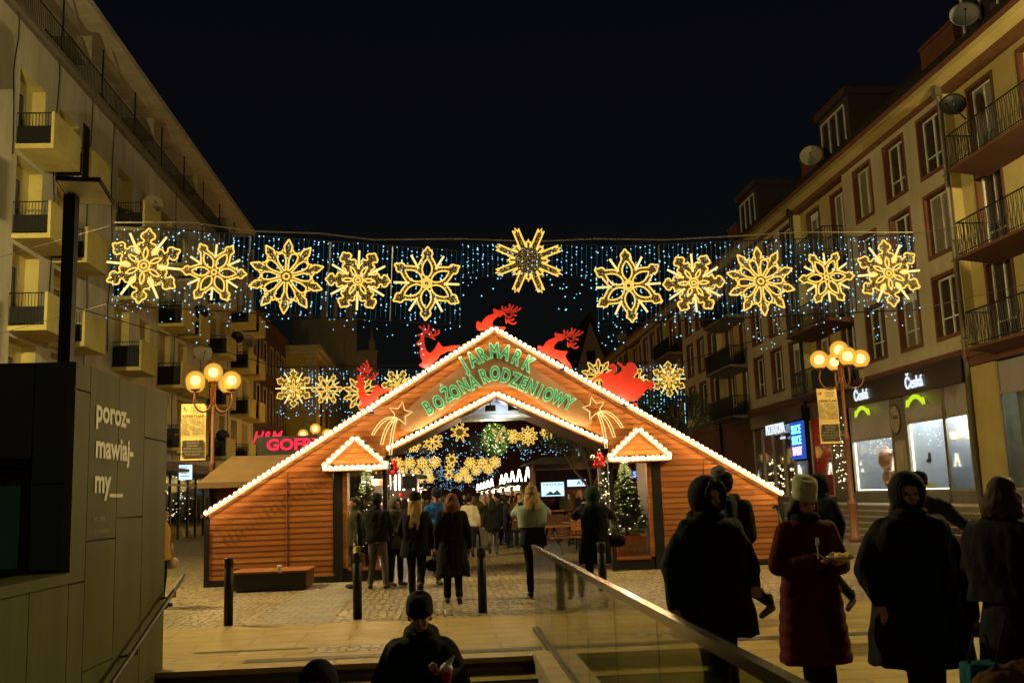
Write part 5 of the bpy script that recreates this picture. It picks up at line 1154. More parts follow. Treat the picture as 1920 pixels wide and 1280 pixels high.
for k in range(9): w.box(-.72, .72, -.62+k*.134, -.62+k*.134+.126, .33, .37)
w.build('seat', M['wood'], o); w = MB(); w.box(-.68, .68, -.58, .56, .03, .33); w.build('base', M['shopdark'], o); w = MB(); w.box(.68, .70, -.58, .56, .05, .32); w.build('side_panel', M['wood2'], o)
p = atZ(524, 1073, .37); o = empty('drink_cup', (p.x, p.y, .37), 0, 'white takeaway cup with straw standing on the platform bench', 'cup'); w = MB(); w.lathe([(.030, 0), (.042, .115), (.044, .12), (.044, .128), (.01, .14)], (0, 0, 0), 14); w.build('cup', M['white'], o)
w = MB(); w.tube([(0, 0, .13), (.02, 0, .19), (.035, 0, .20)], .004, 5); w.build('straw', M['redball'], o)
# scooter
p = atZ(1445, 1062); o = empty('electric_scooter', (p.x, 20.2, 0), 0, 'black electric scooter parked against the right plank wall', 'scooter')
w = MB(); w.box(-.50, .28, -.08, .08, .11, .16); w.build('deck', M['black'], o)
for x in (.40, -.55): w = MB(); w.lathe([(.04, -.03), (.11, -.03), (.125, -.015), (.125, .015), (.11, .03), (.04, .03)], (x, 0, .125), 18, Matrix.Rotation(R_(90), 3, 'X')); w.build('wheel', M['black'], o)
w = MB(); w.tube([(.40, 0, .2), (.34, 0, .3), (.16, 0, 1.18)], .026, 8); w.tube([(.28, 0, .13), (.38, 0, .28)], .03, 6); w.build('stem', M['darkmetal'], o)
w = MB(); w.tube([(.16, -.24, 1.17), (.15, 0, 1.2), (.16, .24, 1.17)], .016, 7); w.tube([(.05, 0, 1.19), (.25, -.02, 1.19)], .012, 6); w.box(.10, .20, -.05, .05, 1.19, 1.24); w.build('handlebar', M['black'], o)
w = MB(); w.box(-.66, -.42, -.05, .05, .26, .28); w.box(-.68, -.64, -.04, .04, .2, .3); w.build('mudguard', M['redball'], o)
w = MB(); w.tube([(.30, -.03, .22), (.20, -.03, .62)], .012, 5); w.box(.27, .33, -.1, -.03, .16, .24); w.build('kickstand', M['steel'], o)
# stalls
def hut(loc, W_, Dp, H, label, face=0, roof='stallroof', wall='wood2', power=30, col=(1, .72, .40), goods=None, ridge=.8, seed=1):
    o = empty('market_stall', loc, face, label, 'market stall', 'wooden stalls of the market'); w = MB()
    w.box(-W_/2, W_/2, 0, .06, .0, 1.0); w.box(-W_/2, -W_/2+.06, .06, Dp, 0, H); w.box(W_/2-.06, W_/2, .06, Dp, 0, H); w.box(-W_/2, W_/2, Dp-.06, Dp, 0, H); w.box(-W_/2, W_/2, 0, .06, H-.25, H); w.build('wall', M[wall], o)
    w = MB(); w.box(-W_/2-.05, W_/2+.05, -.22, .1, 1.0, 1.05); w.build('counter', M['wood'], o)
    w = MB(); w.prism([(-W_/2-.3, H-.05), (W_/2+.3, H-.05), (W_/2+.3, H+.02), (W_/2-.3, H+ridge), (-W_/2+.3, H+ridge), (-W_/2-.3, H+.02)], -.45, Dp+.2); w.build('roof', M[roof], o)
    rg = random.Random(seed); 
    if goods:
        for m_ in goods:
            w = MB()
            for k in range(14): w.ball((rg.uniform(-W_/2+.2, W_/2-.2), rg.uniform(.3, .7), rg.uniform(1.15, H-.5)), rg.uniform(.04, .11), 7, 5)
            q = w.build('goods', M[m_], o); q['kind'] = 'stuff'
    lamp('ceiling_lamp', (0, .45, H-.35), power*.35, col, .12, o); lamp('eave_lamp', (0, -.3, H-.15), power*.65, col, .10, o); return o
p = atY(370, 905, 23.2); q = atY(455, 905, 23.2)
o = empty('market_stall', (-4.0, 23.2, 0), 0, 'brown roofed waffle stall tucked behind the left end of the gate', 'market stall', 'wooden stalls of the market')
x0, x1, ze = p.x+4.0, 1.6, p.z; rz = atY(430, 855, 24.4).z; xr = atY(432, 855, 24.4).x+4.0
w = MB(); w.add([(x0, 0, ze), (x1, 0, ze), (x1, 1.3, rz), (xr, 1.3, rz), (x0, 2.6, ze), (x1, 2.6, ze)], [(0, 1, 2, 3), (0, 3, 4), (3, 2, 5, 4), (1, 5, 2)], False); w.box(x0, x1, -.02, 0, ze-.13, ze); w.box(x0, x0+.02, 0, 2.6, ze-.13, ze); w.build('roof', M['stallroof'], o)
w = MB(); w.box(x0+.25, x1-.2, .35, 2.4, 0, ze-.1); w.build('wall', M['wood2'], o); w = MB(); w.box(x0+.62, x0+1.9, .30, .345, 1.35, ze-.16); sg2 = w.build('sign_panel', M['redball'], o)
w = MB(); text(w, 'Gofry', (x0+1.25, .29, ze-.40), UX, UZ, .34, bold=.02, extr=.01); t_ = w.build('lettering', M['white'], sg2)
w = MB(); w.box(x0+.2, x0+.26, .28, .34, 0, ze-.1); w.build('post', M['black'], o)
# neon sign block on a stall further back
o = hut((-4.3, 31, 0), 3.6, 2.2, 2.4, 'dark stall behind the gate carrying the red neon word on its roof', roof='roof', ridge=.1, power=18)
p = atY(543, 834, 31); s_ = sign('neon_sign', 'red neon capitals on a dark board above the brown stall roof', p); w = MB(); w.box(p.x-.98, p.x+1.5, 31, 31.1, p.z-.40, p.z+.28); w.build('board', M['shopdark'], s_, True)
w = MB(); text(w, 'GOFRY', (p.x+.16, 30.97, p.z), UX, UZ, .47, bold=.04, sx=1.12, extr=.02); w.build('letters', M['neonred'], s_, True)
w = MB()
for k in range(5): w.box(p.x-.2+k*.24, p.x-.12+k*.24, 30.93, 30.97, p.z-.43, p.z-.37+.03*(k % 2)); 
w.build('lamp_row', M['ledwarm'], s_, True)
p = atY(499, 820, 40); s_ = sign('neon_sign', 'slanted red neon store letters behind the word on the stall roof', p); w = MB(); text(w, 'H&M', p, UX, UZ, .64, bold=.02, shear=.35, sx=.8, extr=.02); w.build('letters', M['neonred'], s_, True)
w = MB(); w.tube([(p.x-.3, 40.05, 0), (p.x-.3, 40.05, p.z)], .05, 6); w.tube([(p.x+.4, 40.05, 0), (p.x+.4, 40.05, p.z)], .05, 6); w.build('post', M['black'], s_, True)
p = atX(347, 885, XL+1.0); s_ = sign('lit_menu_board', 'small lit white menu board above the left storefront door', p); w = MB(); w.box(XL+.7, XL+1.32, p.y, p.y+.08, p.z-.36, p.z+.36); w.build('panel', M['screenwhite'], s_, True)
w = MB()
for k in range(4): w.box(XL+.78, XL+1.1+.1*(k % 2), p.y-.01, p.y-.002, p.z+.22-k*.14, p.z+.25-k*.14)
w.build('print', M['ink'], s_, True)
hut((-2.35, 33, 0), 3.0, 2.2, 2.35, 'brightly lit market stall seen just right of the left booth', roof='roof', ridge=.1, power=330, col=(1, .85, .62), goods=('white', 'redball', 'tealglass'), seed=3)
for k, x in enumerate((731, 741, 749, 757, 775)):
    p = atY(x, 904, 32.4); w = MB(); w.box(p.x-.028, p.x+.028, 32.38, 32.43, p.z-.25, p.z+.25); tag(w.build('light_tube', M['tubelight'], None), 'white hanging light tube on the lit left stall, %s' % ['leftmost', 'second from left', 'middle one', 'second from right', 'rightmost beside the dark panel'][k], 'light tube', 'light tubes on the left stall')
p = atY(768, 904, 32.3); o = empty('dark_awning_panel', p, 0, 'dark square panel hanging between the light tubes of the left stall', 'panel'); w = MB(); w.box(-.22, .22, 0, .04, -.2, .22); w.tube([(-.15, .02, .22), (-.15, .02, .5)], .01, 4); w.tube([(.15, .02, .22), (.15, .02, .5)], .01, 4); w.build('panel', M['shopdark'], o)
aw = [(990, 875, 905, 50), (974, 880, 906, 57), (961, 883, 908, 62), (949.5, 887, 909.5, 67), (941, 890, 911, 73), (922, 897, 915, 84), (915, 900, 916, 92), (908, 903, 917, 98), (902, 905, 918.5, 106), (896, 907, 919.5, 113)]
ord_ = ['nearest and tallest', 'second', 'third', 'fourth', 'fifth', 'sixth', 'seventh', 'eighth', 'ninth', 'tenth and farthest']
for k, (x, y0, y1, Y) in enumerate(aw):
    a = atY(x, y0, Y); b_ = atY(x, y1, Y); h = a.z-b_.z; w = MB(); r = .026+.0004*Y; w.tube([(-h*.2, 0, 0), (0, 0, h)], r, 5); w.tube([(h*.2, 0, 0), (0, 0, h)], r, 5); pass
    o = w.build('roof_light', M['tubelight'], None, loc=b_); tag(o, '%s white triangular tree light on the right row of stall roofs' % ord_[k], 'tree light', 'triangular lights on the right stall roofs')
for k, Y in enumerate((48.5, 56, 64, 73, 84, 96)):
    x = atY(990-(k*17), 905, Y).x
    hut((3.65, Y+2, 0), 4.6, 2.2, 2.15, '%s lit wooden stall of the right hand row through the gate' % ord_[k].split()[0], R_(-90), 'roof', 'wood2', 420, goods=('redball', 'white', 'copperball') if k < 3 else None, ridge=.15, seed=k+20)
for k, Y in enumerate((44, 56, 70)): hut((-1.6, Y+2, 0), 4.2, 2.2, 2.3, '%s lit stall of the left hand row beyond the arch' % ord_[k].split()[0], R_(90), 'roof', 'wood2', 330, ridge=.15, seed=k+30)
o = hut((4.95, 36.5, 0), 3.3, 2, 2.75, 'dark red stall with two lit screens right of the arch centre', 0, 'roof', 'rust', 3, ridge=.2)
p = atY(1037, 916, 36.2); w = MB(); w.box(p.x-.42, p.x+.40, 36.2, 36.26, p.z-.26, p.z+.24); q = tag(w.build('menu_screen', M['screenwhite'], None), 'pale blue lit menu screen with a landscape on the dark red stall', 'screen')
w = MB(); text(w, 'TURYSTYCZNY', (p.x, 36.19, p.z+.15), UX, UZ, .11, bold=.01, extr=.001)
w.prism([(p.x-.3, p.z-.22), (p.x-.1, p.z-.08), (p.x, p.z-.16), (p.x+.15, p.z-.05), (p.x+.3, p.z-.22)], 36.19, 36.195); w.v = [(a, b_, c) for a, b_, c in w.v]; t_ = w.build('print', mat('blue_print', (.02, .1, .25), .8), None); t_.parent = q
p = atY(1082, 905, 36.2); w = MB(); w.box(p.x-.35, p.x+.32, 36.2, 36.26, p.z-.12, p.z+.12); q = tag(w.build('price_screen', M['screenwhite'], None), 'smaller narrow lit price screen right of the landscape screen', 'screen'); w = MB(); text(w, 'AT', (p.x+.12, 36.19, p.z), UX, UZ, .2, bold=.02, extr=.001); t_ = w.build('print', M['ink'], None); t_.parent = q
p = atY(1200, 889, 25); s_ = sign('blue_lit_sign', 'blue and white lit street sign seen through the right booth glass', p); w = MB(); w.box(p.x-.25, p.x+.42, 25, 25.06, p.z-.10, p.z+.10); w.tube([(p.x+.3, 25.03, 0), (p.x+.3, 25.03, p.z)], .03, 6); w.build('panel', M['bluescreen'], s_, True); w = MB(); text(w, 'SING S', (p.x+.1, 24.98, p.z), UX, UZ, .19, bold=.02, extr=.002); w.build('letters', M['neonwhite'], s_, True)
def picnic(loc, rz, label):
    o = empty('picnic_table', loc, rz, label, 'picnic table', 'wooden tables on the square'); w = MB()
    for k in range(5): w.box(-.9, .9, -.36+k*.148, -.36+k*.148+.14, .72, .76)
    w.build('table_top', M['wood'], o)
    for s in (-1, 1): w = MB(); w.box(-.9, .9, s*.62-.14, s*.62+.14, .43, .47); w.build('bench_seat', M['wood'], o)
    for x in (-.65, .65): w = MB(); w.tube([(x, -.7, 0), (x, -.2, .72)], .035, 4); w.tube([(x, .7, 0), (x, .2, .72)], .035, 4); w.tube([(x, -.7, .4), (x, .7, .4)], .035, 4); w.build('leg', M['black'], o)
    return o
picnic((4.6, 31.0, 0), .1, 'wooden picnic table right of the arch centre before the lit screens'); picnic((3.55, 28.0, 0), .3, 'nearer wooden picnic table left of the hooded person')
o = empty('slatted_bench', (4.5, 29.2, 0), .1, 'wooden slatted bench with backrest before the dark red stall', 'bench'); w = MB()
for k in range(3): w.box(-.8, .8, .22, .25, .55+k*.13, .66+k*.13)
w.build('backrest', M['wood'], o); w = MB()
for k in range(3): w.box(-.8, .8, -.2+k*.14, -.08+k*.14, .43, .46)
w.build('seat', M['wood'], o)
for x in (-.65, .65): w = MB(); w.tube([(x, -.18, 0), (x, -.15, .43)], .025, 5); w.tube([(x, .25, 0), (x, .25, .9)], .025, 5); w.tube([(x, -.15, .41), (x, .25, .41)], .025, 5); w.build('leg', M['black'], o)
for k, (px, py) in enumerate(((331, 1008), (352, 1004), (366, 1004))):
    p = atZ(px, py); p = Vector((p.x, 47, 0)) if p.y > 60 or p.y < 0 else p
    o = empty('potted_conifer', (p.x, p.y, 0), 0, ['dark potted conifer nearest the pavilion corner', 'dark potted conifer in the middle before the left storefront', 'dark potted conifer nearest the brown stall'][k], 'plant'); w = MB(); w.lathe([(.25, 0), (.32, .5), (.28, .5)], (0, 0, 0), 12); w.build('pot', M['concrete'], o)
    rg = random.Random(k); w = MB()
    for t in range(900):
        z = rg.random(); a = rg.uniform(0, 2*PI); r = .34*(1-z*.8)*rg.uniform(.5, 1); c = Vector((r*math.cos(a), r*math.sin(a), .5+z*1.5)); w.add([c, c+Vector((rg.gauss(0, .05), rg.gauss(0, .05), .1)), c+Vector((rg.gauss(0, .06), rg.gauss(0, .06), .02))], [(0, 1, 2)], False)
    w.build('foliage', M['fir'], o)

p = atZ(591, 1106); w = MB(); w.add([(0, 0, .004), (.09, .02, .012), (.08, .10, .006), (.02, .09, .02)], [(0, 1, 2, 3)]); tag(w.build('paper_scrap', M['plate'] if 'plate' in M else M['white'], None, loc=p), 'crumpled white paper scrap lying on the setts beside the platform bench', 'litter')
# ================================================================ people
def blob(mb, name, m_, parent, voxel, smooth=4, disp=0, dscale=6, seed=0):
    me = D.meshes.new('t'); me.from_pydata(mb.v, [], mb.f); me.update(); o = D.objects.new('t', me); COL.objects.link(o)
    r = o.modifiers.new('r', 'REMESH'); r.mode = 'VOXEL'; r.voxel_size = voxel; r.use_smooth_shade = True
    if smooth: s = o.modifiers.new('s', 'SMOOTH'); s.iterations = smooth; s.factor = .5
    bpy.context.view_layer.update()
    n = D.meshes.new_from_object(o.evaluated_get(bpy.context.evaluated_depsgraph_get())); D.objects.remove(o); D.meshes.remove(me)
    if disp:
        nr = [v.normal.copy() for v in n.vertices]
        for v, q in zip(n.vertices, nr):
            c = v.co; t = noise.noise(Vector((c.x*dscale, c.y*dscale, c.z*dscale*.45))+Vector((seed, 0, 0)))+.5*noise.noise(Vector((c.x*dscale*2.3, c.y*dscale*2.3, c.z*dscale*1.2+seed)))
            v.co = c+q*t*disp
    n.name = name; n.materials.clear(); n.materials.append(m_)
    for p in n.polygons: p.use_smooth = True
    q = D.objects.new(name, n); COL.objects.link(q); q.parent = parent; return q
def cloth(name, c, rough=.9, sheen=0, c2=None): 
    m = mat(name, c, rough, c2=c2 or tuple(x*.75 for x in c), ns=5, bs=.25, spec=.12); return m
C = dict(black=cloth('black_cloth', (.010, .010, .013)), navy=cloth('navy_cloth', (.010, .014, .028)), charcoal=cloth('charcoal_cloth', (.022, .021, .020)), red=cloth('dark_red_quilt', (.065, .005, .007)), olive=cloth('olive_cloth', (.035, .035, .015)), brown=cloth('brown_cloth', (.07, .035, .018)),
    grey=cloth('grey_cloth', (.09, .085, .075)), jeans=cloth('denim', (.045, .055, .075)), blue=cloth('bright_blue_cloth', (.015, .09, .34)), white=cloth('cream_jacket_cloth', (.55, .45, .33)), teal=cloth('pale_teal_cloth', (.25, .31, .28)), beige=cloth('beige_cloth', (.32, .24, .14)), cream=cloth('cream_knit', (.42, .42, .28)), yellow=cloth('mustard_cloth', (.38, .22, .03)), green=cloth('dark_green_cloth', (.018, .04, .035)))
HR = dict(dark=mat('dark_hair', (.010, .008, .007), .7, spec=.15), brown=mat('brown_hair', (.035, .016, .009), .7, spec=.15), auburn=mat('auburn_hair', (.16, .065, .025), .7, spec=.15), blonde=mat('blonde_hair', (.34, .21, .08), .7, spec=.15), grey=mat('grey_hair', (.2, .19, .17), .7, spec=.15))
M['eye'] = mat('eye', (.012, .01, .01), .15); M['lip'] = mat('lips', (.22, .07, .055), .5); M['shoe'] = mat('dark_shoe', (.012, .011, .010), .5); M['plate'] = mat('white_paper_plate', (.6, .57, .48), .7)
def L3(a, b_, t): return tuple(a[i]+(b_[i]-a[i])*t for i in range(3))
def hand(mb, wr, dr, grip=.5, r=.009, side=1, fine=True):
    """palm and five fingers from wrist wr along dr"""
    wr = Vector(wr); d = Vector(dr).normalized(); s = d.cross(Vector((0, 0, 1))); s = s.normalized() if s.length > .1 else Vector((1, 0, 0)); n = d.cross(s)
    mb.capsule(wr, wr+d*.045, .024, .026, 10)
    for k in range(4):
        o = (k-1.5)*.019; b_ = wr+d*.03+s*o*.8; e = wr+d*.085+s*o; mb.capsule(b_, e, .013, .0105, 8)
        if not fine: continue
        L = (.032, .037, .034, .026)[k]; d1 = (d*math.cos(grip)-n*math.sin(grip)*side); d2 = (d*math.cos(grip*2.1)-n*math.sin(grip*2.1)*side); m_ = e+d1*L; mb.capsule(e, m_, .0098, .009, 8); mb.capsule(m_, m_+d2*L*.85, .009, .0078, 8)
    t0 = wr+d*.02-s*.026*side; t1 = t0+d*.028-s*.028*side-n*.008*side; mb.capsule(t0, t1, .012, .0105, 8); mb.capsule(t1, t1+d*.03-n*.014*side, .0105, .0085, 8)
WALK = {'stand': ((( -.10, -.01, .50), (-.11, .02, .09)), ((.10, -.01, .50), (.12, .02, .09))),
 'stride': (((-.09, -.16, .52), (-.09, -.22, .09)), ((.09, .02, .50), (.09, .32, .20))),
 'stride2': (((-.09, .03, .50), (-.09, .30, .18)), ((.09, -.15, .52), (.09, -.20, .09))),
 'close': (((-.06, -.02, .50), (-.04, 0, .09)), ((.06, -.06, .51), (.05, -.10, .09)))}
def person(label, loc, yaw, H=1.7, coat='black', clen=.80, cw=1.0, flare=.0, puff=False, pants='black', hair=None, hairlen=0, hat=None, hood=None, arms=None, legs='stand', v=.018, headyaw=0, nod=0, scarf=None, bag=None, skirt=None, collar=None, face=True, fluff=0, coat2=None, tilt=0, group=None, bob=False, handfine=False, sleeve=None, shoe='shoe', bun=False, pom=False):
    o = empty('person', loc, R_(yaw), label, 'person', group); k = H/1.7; o.scale = (k, k, k)
    lg = WALK[legs] if isinstance(legs, str) else legs
    arms = arms or (((-.245, .03, 1.10), (-.255, -.05, .86)), ((.245, .03, 1.10), (.255, -.05, .86)))
    hc = Vector((0, -.015, 1.575)); Mh = Matrix.Rotation(R_(headyaw), 3, 'Z') @ Matrix.Rotation(R_(nod), 3, 'X')
    hv = lambda x, y, z: hc+Mh @ Vector((x, y, z))
    b_ = MB(); q4 = Mh
    b_.ball(hv(0, .008, .022), (.077, .094, .098), 18, 12, q4); b_.ball(hv(0, -.022, -.045), (.058, .066, .072), 16, 10, q4); b_.capsule(hv(0, -.06, -.092), hv(0, -.055, -.085), .024, .026, 10); b_.capsule((0, .01, 1.36), hv(0, .012, -.06), .058, .050, 12)
    if face:
        b_.capsule(hv(0, -.086, .018), hv(0, -.104, -.022), .010, .0145, 10); b_.capsule(hv(-.035, -.079, .034), hv(.035, -.079, .034), .011, .011, 8); b_.ball(hv(-.04, -.062, -.025), .022, 8, 6); b_.ball(hv(.04, -.062, -.025), .022, 8, 6)
        for s in (-1, 1): b_.ball(hv(s*.080, .012, -.005), (.012, .020, .030), 8, 6, q4)
    b_.capsule((0, 0, 1.36), (0, 0, 1.0), .12, .13, 12); b_.capsule((-.14, 0, 1.36), (.14, 0, 1.36), .06, .06, 10); b_.capsule((-.06, 0, .93), (.06, 0, .93), .11, .11, 12)
    for s, (el, ha) in zip((-1, 1), arms):
        sh = (s*.165, .0, 1.365); b_.capsule(sh, el, .045, .037, 10); b_.capsule(el, L3(el, ha, .97), .036, .024, 10); hand(b_, L3(el, ha, .97), Vector(ha)-Vector(el), .55, side=s, fine=handfine)
    for s, (kn, an) in zip((-1, 1), lg): b_.capsule((s*.09, 0, .92), kn, .075, .052, 10); b_.capsule(kn, an, .05, .036, 10)
    body = blob(b_, 'body', M['skin'], o, min(v, .0075) if handfine else min(v, .014), 2)
    if face and v < .03:
        for s in (-1, 1): e = MB(); e.ball(hv(s*.031, -.083, .008), (.013, .008, .0075), 10, 6, q4); e.build('eye', M['eye'], o)
        e = MB(); e.capsule(hv(-.020, -.089, -.060), hv(.020, -.089, -.060), .006, .006, 8); e.build('mouth', M['lip'], o)
    # trousers
    t = MB(); t.capsule((-.06, .0, .95), (.06, .0, .95), .125, .125, 12)
    for s, (kn, an) in zip((-1, 1), lg):
        t.capsule((s*.09, 0, .90), kn, .098, .070, 12); t.capsule(kn, (an[0], an[1], an[2]+.03), .069, .058, 12)
    blob(t, 'trousers', C[pants], o, v, 3, .010, 9, 3)
    for s, (kn, an) in zip((-1, 1), lg):
        d = Vector((0, -.16, -.06)) if an[2] < .12 else (Vector((0, -.10, -.13))); a = Vector((an[0], an[1], an[2])); f = MB(); f.capsule(a+Vector((0, .02, -.035)), a+d+Vector((s*.02, 0, .01)), .048, .036, 10); f.capsule(a, a+Vector((0, 0, .08)), .046, .05, 10)
        blob(f, 'shoe', M[shoe], o, min(v, .012), 2)
    # coat
    c = MB(); z0 = clen; prof = [(1.47, .065, .070), (1.445, .095, .085), (1.41, .165, .105), (1.36, .200, .120), (1.28, .210, .130), (1.15, .200, .130), (1.02, .195, .130), (.93, .210, .140), (.82, .220, .148), (.68, .228, .155), (.5, .235, .165), (.3, .245, .175)]
    def pr(z):
        for (a, wa, da), (b2, wb, db) in zip(prof, prof[1:]):
            if z >= b2: t_ = (a-z)/(a-b2); return wa+(wb-wa)*t_, da+(db-da)*t_
        return prof[-1][1:]
    zz = []; z = 1.47
    while z > z0: zz.append(z); z -= .0225
    zz.append(z0); nr_ = 24; vs = []; fs = []
    for i, z in enumerate(zz):
        w_, d_ = pr(z); q = 1+((cw-1) if z < 1.40 else (cw-1)*(1.47-z)/.07); fl = flare*max(0, (1.05-z))/.5
        for j in range(nr_):
            a = 2*PI*j/nr_; fold = 1+.035*fl*6*math.sin(a*5+1.3)*max(0, 1.0-z) if flare else 1
            pf = 1+(.045*abs(math.sin(PI*(z-z0)/.10))-.02 if puff and z < 1.42 else 0)
            e_ = .82; ca, sa = math.cos(a), math.sin(a); cx_ = abs(ca)**e_*(1 if ca > 0 else -1); sy_ = abs(sa)**e_*(1 if sa > 0 else -1)
            vs.append(((w_*q+fl*.10)*cx_*pf*fold, (d_*q+fl*.09)*sy_*pf*fold+.005, z))
    for i in range(len(zz)-1):
        for j in range(nr_): fs.append((i*nr_+j, (i+1)*nr_+j, (i+1)*nr_+(j+1) % nr_, i*nr_+(j+1) % nr_))
    fs += [list(range(nr_)), [(len(zz)-1)*nr_+j for j in range(nr_)][::-1]]; c.add(vs, fs, True)
    sr = .068*(.5+.5*cw)*(1.12 if puff else 1)
    for s, (el, ha) in zip((-1, 1), arms):
        sh = Vector((s*(.165+.03*(cw-1)*4*.2), .0, 1.355)); el = Vector(el); ha_ = Vector(L3(el, ha, .93))
        if puff:
            n_ = 4
            for i in range(n_): c.capsule(sh.lerp(el, i/n_), sh.lerp(el, (i+.75)/n_), sr*1.08, sr*1.05, 12)
            for i in range(n_): c.capsule(el.lerp(ha_, i/n_), el.lerp(ha_, (i+.7)/n_), sr*1.0-.003*i, sr*.97-.004*i, 12)
        c.capsule(sh, el, sr*1.08, sr*.93, 12); c.capsule(el, ha_, sr*.93, sr*.72, 12)
    if collar: c.capsule((0, .01, 1.43), (0, .0, 1.49), .085, .075, 14)
    if fluff: c.capsule((-.06, .06, 1.44), (.06, .06, 1.44), .07, .07, 12)
    cmat = C[coat]; blob(c, 'coat', cmat, o, v, 3, .020 if not puff else .007, 8, sum(map(ord, label)) % 97)
    if coat2:
        c2 = MB(); c2.add([(a*1.07+(.01 if a > 0 else -.01), b3*1.12, z) for a, b3, z in vs if z > 1.08], [f for f in fs[:-2] if all(i < len([1 for q_ in vs if q_[2] > 1.08]) for i in f)], True)
        for s, (el, ha) in zip((-1, 1), arms): c2.capsule((s*.17, 0, 1.355), el, sr*1.17, sr*1.04, 12); c2.capsule(el, L3(el, ha, .95), sr*1.04, sr*.85, 12)
        nn = len([1 for q_ in vs if q_[2] > 1.08]); c2.f.append([i for i in range(nr_)]); c2.m.append(0); c2.sm.append(True); c2.f.append([nn-nr_+i for i in range(nr_)][::-1]); c2.m.append(0); c2.sm.append(True)
        blob(c2, 'coat_yoke', C[coat2], o, v, 3)
    if skirt: s_ = MB(); s_.tube([(0, 0, .98), (0, 0, .7), (0, .0, skirt)], [.17, .22, .27], 20); blob(s_, 'skirt', C[coat], o, v, 3, .012, 6, 5)
    if scarf:
        s_ = MB(); pts = [(.082*math.cos(a*PI/8), .075*math.sin(a*PI/8)+.0, 1.45+.012*math.sin(a)) for a in range(16)]; s_.tube(pts, .036, 8, True); blob(s_, 'scarf', C[scarf], o, min(v, .014), 2, .006, 20)
    if hair:
        h_ = MB(); h_.ball(hv(0, .026, .030), (.089, .094, .100), 18, 12, q4)
        h_.ball(hv(0, -.035, .082), (.062, .055, .035), 12, 8, q4)
        if hairlen:
            for i in range(11):
                a = R_(-20+220*i/10); x, y = .078*math.cos(a), .02+.078*math.sin(a); p0 = hv(x, y, .0); L = hairlen*(.9+.15*math.sin(i*2.3)); p1 = Vector((x*1.25, y*.9+.035, 1.575-L*.5)); p2 = Vector((x*1.25+.01*math.sin(i), y*.8+.055+(.03 if L > .2 else 0), 1.575-L)); h_.capsule(p0, p1, .032, .034, 8); h_.capsule(p1, p2, .034, .018, 8)
        if bun: h_.ball(hv(0, .07, .10), .055, 12, 8)
        blob(h_, 'hair', HR[hair], o, min(v, .014), 2, .007, 26, 2)
    if hat:
        kind, col = hat; h_ = MB()
        n_ = 28; prf = [(.106, .026), (.110, .036), (.110, .078), (.105, .081), (.107, .10), (.100, .130), (.082, .154), (.05, .170), (.001, .176)] if kind == 'beanie' else [(.095, .02), (.1, .04), (.097, .08), (.07, .11), (.001, .12)]
        if kind == 'tall': prf = [(.100, .034), (.104, .04), (.105, .085), (.100, .09), (.105, .12), (.106, .15), (.098, .180), (.07, .195), (.001, .19)]
        vs_ = [];  fs_ = []
        for r, z in prf:
            for j in range(n_): a = 2*PI*j/n_; rb_ = r*(1+(.012 if j % 2 else 0)); vs_.append(hv(rb_*.90*math.cos(a), rb_*1.06*math.sin(a)+.012, z+.012*math.sin(a)))
        for i in range(len(prf)-1):
            for j in range(n_): fs_.append((i*n_+j, i*n_+(j+1) % n_, (i+1)*n_+(j+1) % n_, (i+1)*n_+j))
        fs_.append([(0)*n_+j for j in range(n_)][::-1]); h_.add(vs_, fs_, True)
        if kind == 'cap': h_.box(-.055, .055, -.17, -.06, .03, .042, Matrix.Translation(hc) @ Mh.to_4x4())
        if pom: h_.ball(hv(0, .01, .18), .04, 10, 8)
        h_.build('hat', C[col], o)
    if hood:
        h_ = MB(); nu, nv = 26, 14; th0 = R_(40); up = .020; rx, ry, rz = .125, .145, .150
        vs_ = []; fs_ = []
        for i in range(nv+1):
            th = th0+(PI-th0)*i/nv
            for j in range(nu):
                a = 2*PI*j/nu; sx_ = math.sin(th); vs_.append(hv(rx*sx_*math.cos(a), .02-ry*math.cos(th)*1.0, up+rz*sx_*math.sin(a)*(1.12 if math.sin(a) < 0 else 1)))
        for i in range(nv):
            for j in range(nu): fs_.append((i*nu+j, i*nu+(j+1) % nu, (i+1)*nu+(j+1) % nu, (i+1)*nu+j))
        n0 = len(vs_); vi = [Vector(q)*1.0 for q in vs_]; cc = hv(0, .02, up); vi = [cc+(q-cc)*.86 for q in vi]; b0 = n0
        fs_ += [[i+b0 for i in f][::-1] for f in fs_[:nv*nu]]; fs_ += [(j, b0+j, b0+(j+1) % nu, (j+1) % nu) for j in range(nu)]
        h_.add(vs_+vi, fs_, True); q = h_.build('hood', C[hood], o)
        r_ = MB(); r_.tube([vs_[j].lerp(vi[j], .5) for j in range(nu)], .024 if fluff else .014, 8, True); blob(r_, 'hood_trim', C[hood] if not fluff else HR['dark'], o, .009, 1, .010 if fluff else 0, 40) if v < .02 else r_.build('hood_trim', C[hood], o)
        c_ = MB(); c_.capsule((0, .02, 1.42), (0, .03, 1.50), .105, .10, 14); c_.tube([(.085*math.cos(a*PI/8), .08*math.sin(a*PI/8)-.01, 1.455) for a in range(16)], .035, 8, True); blob(c_, 'collar', C[hood], o, min(v, .014), 2, .006, 14)
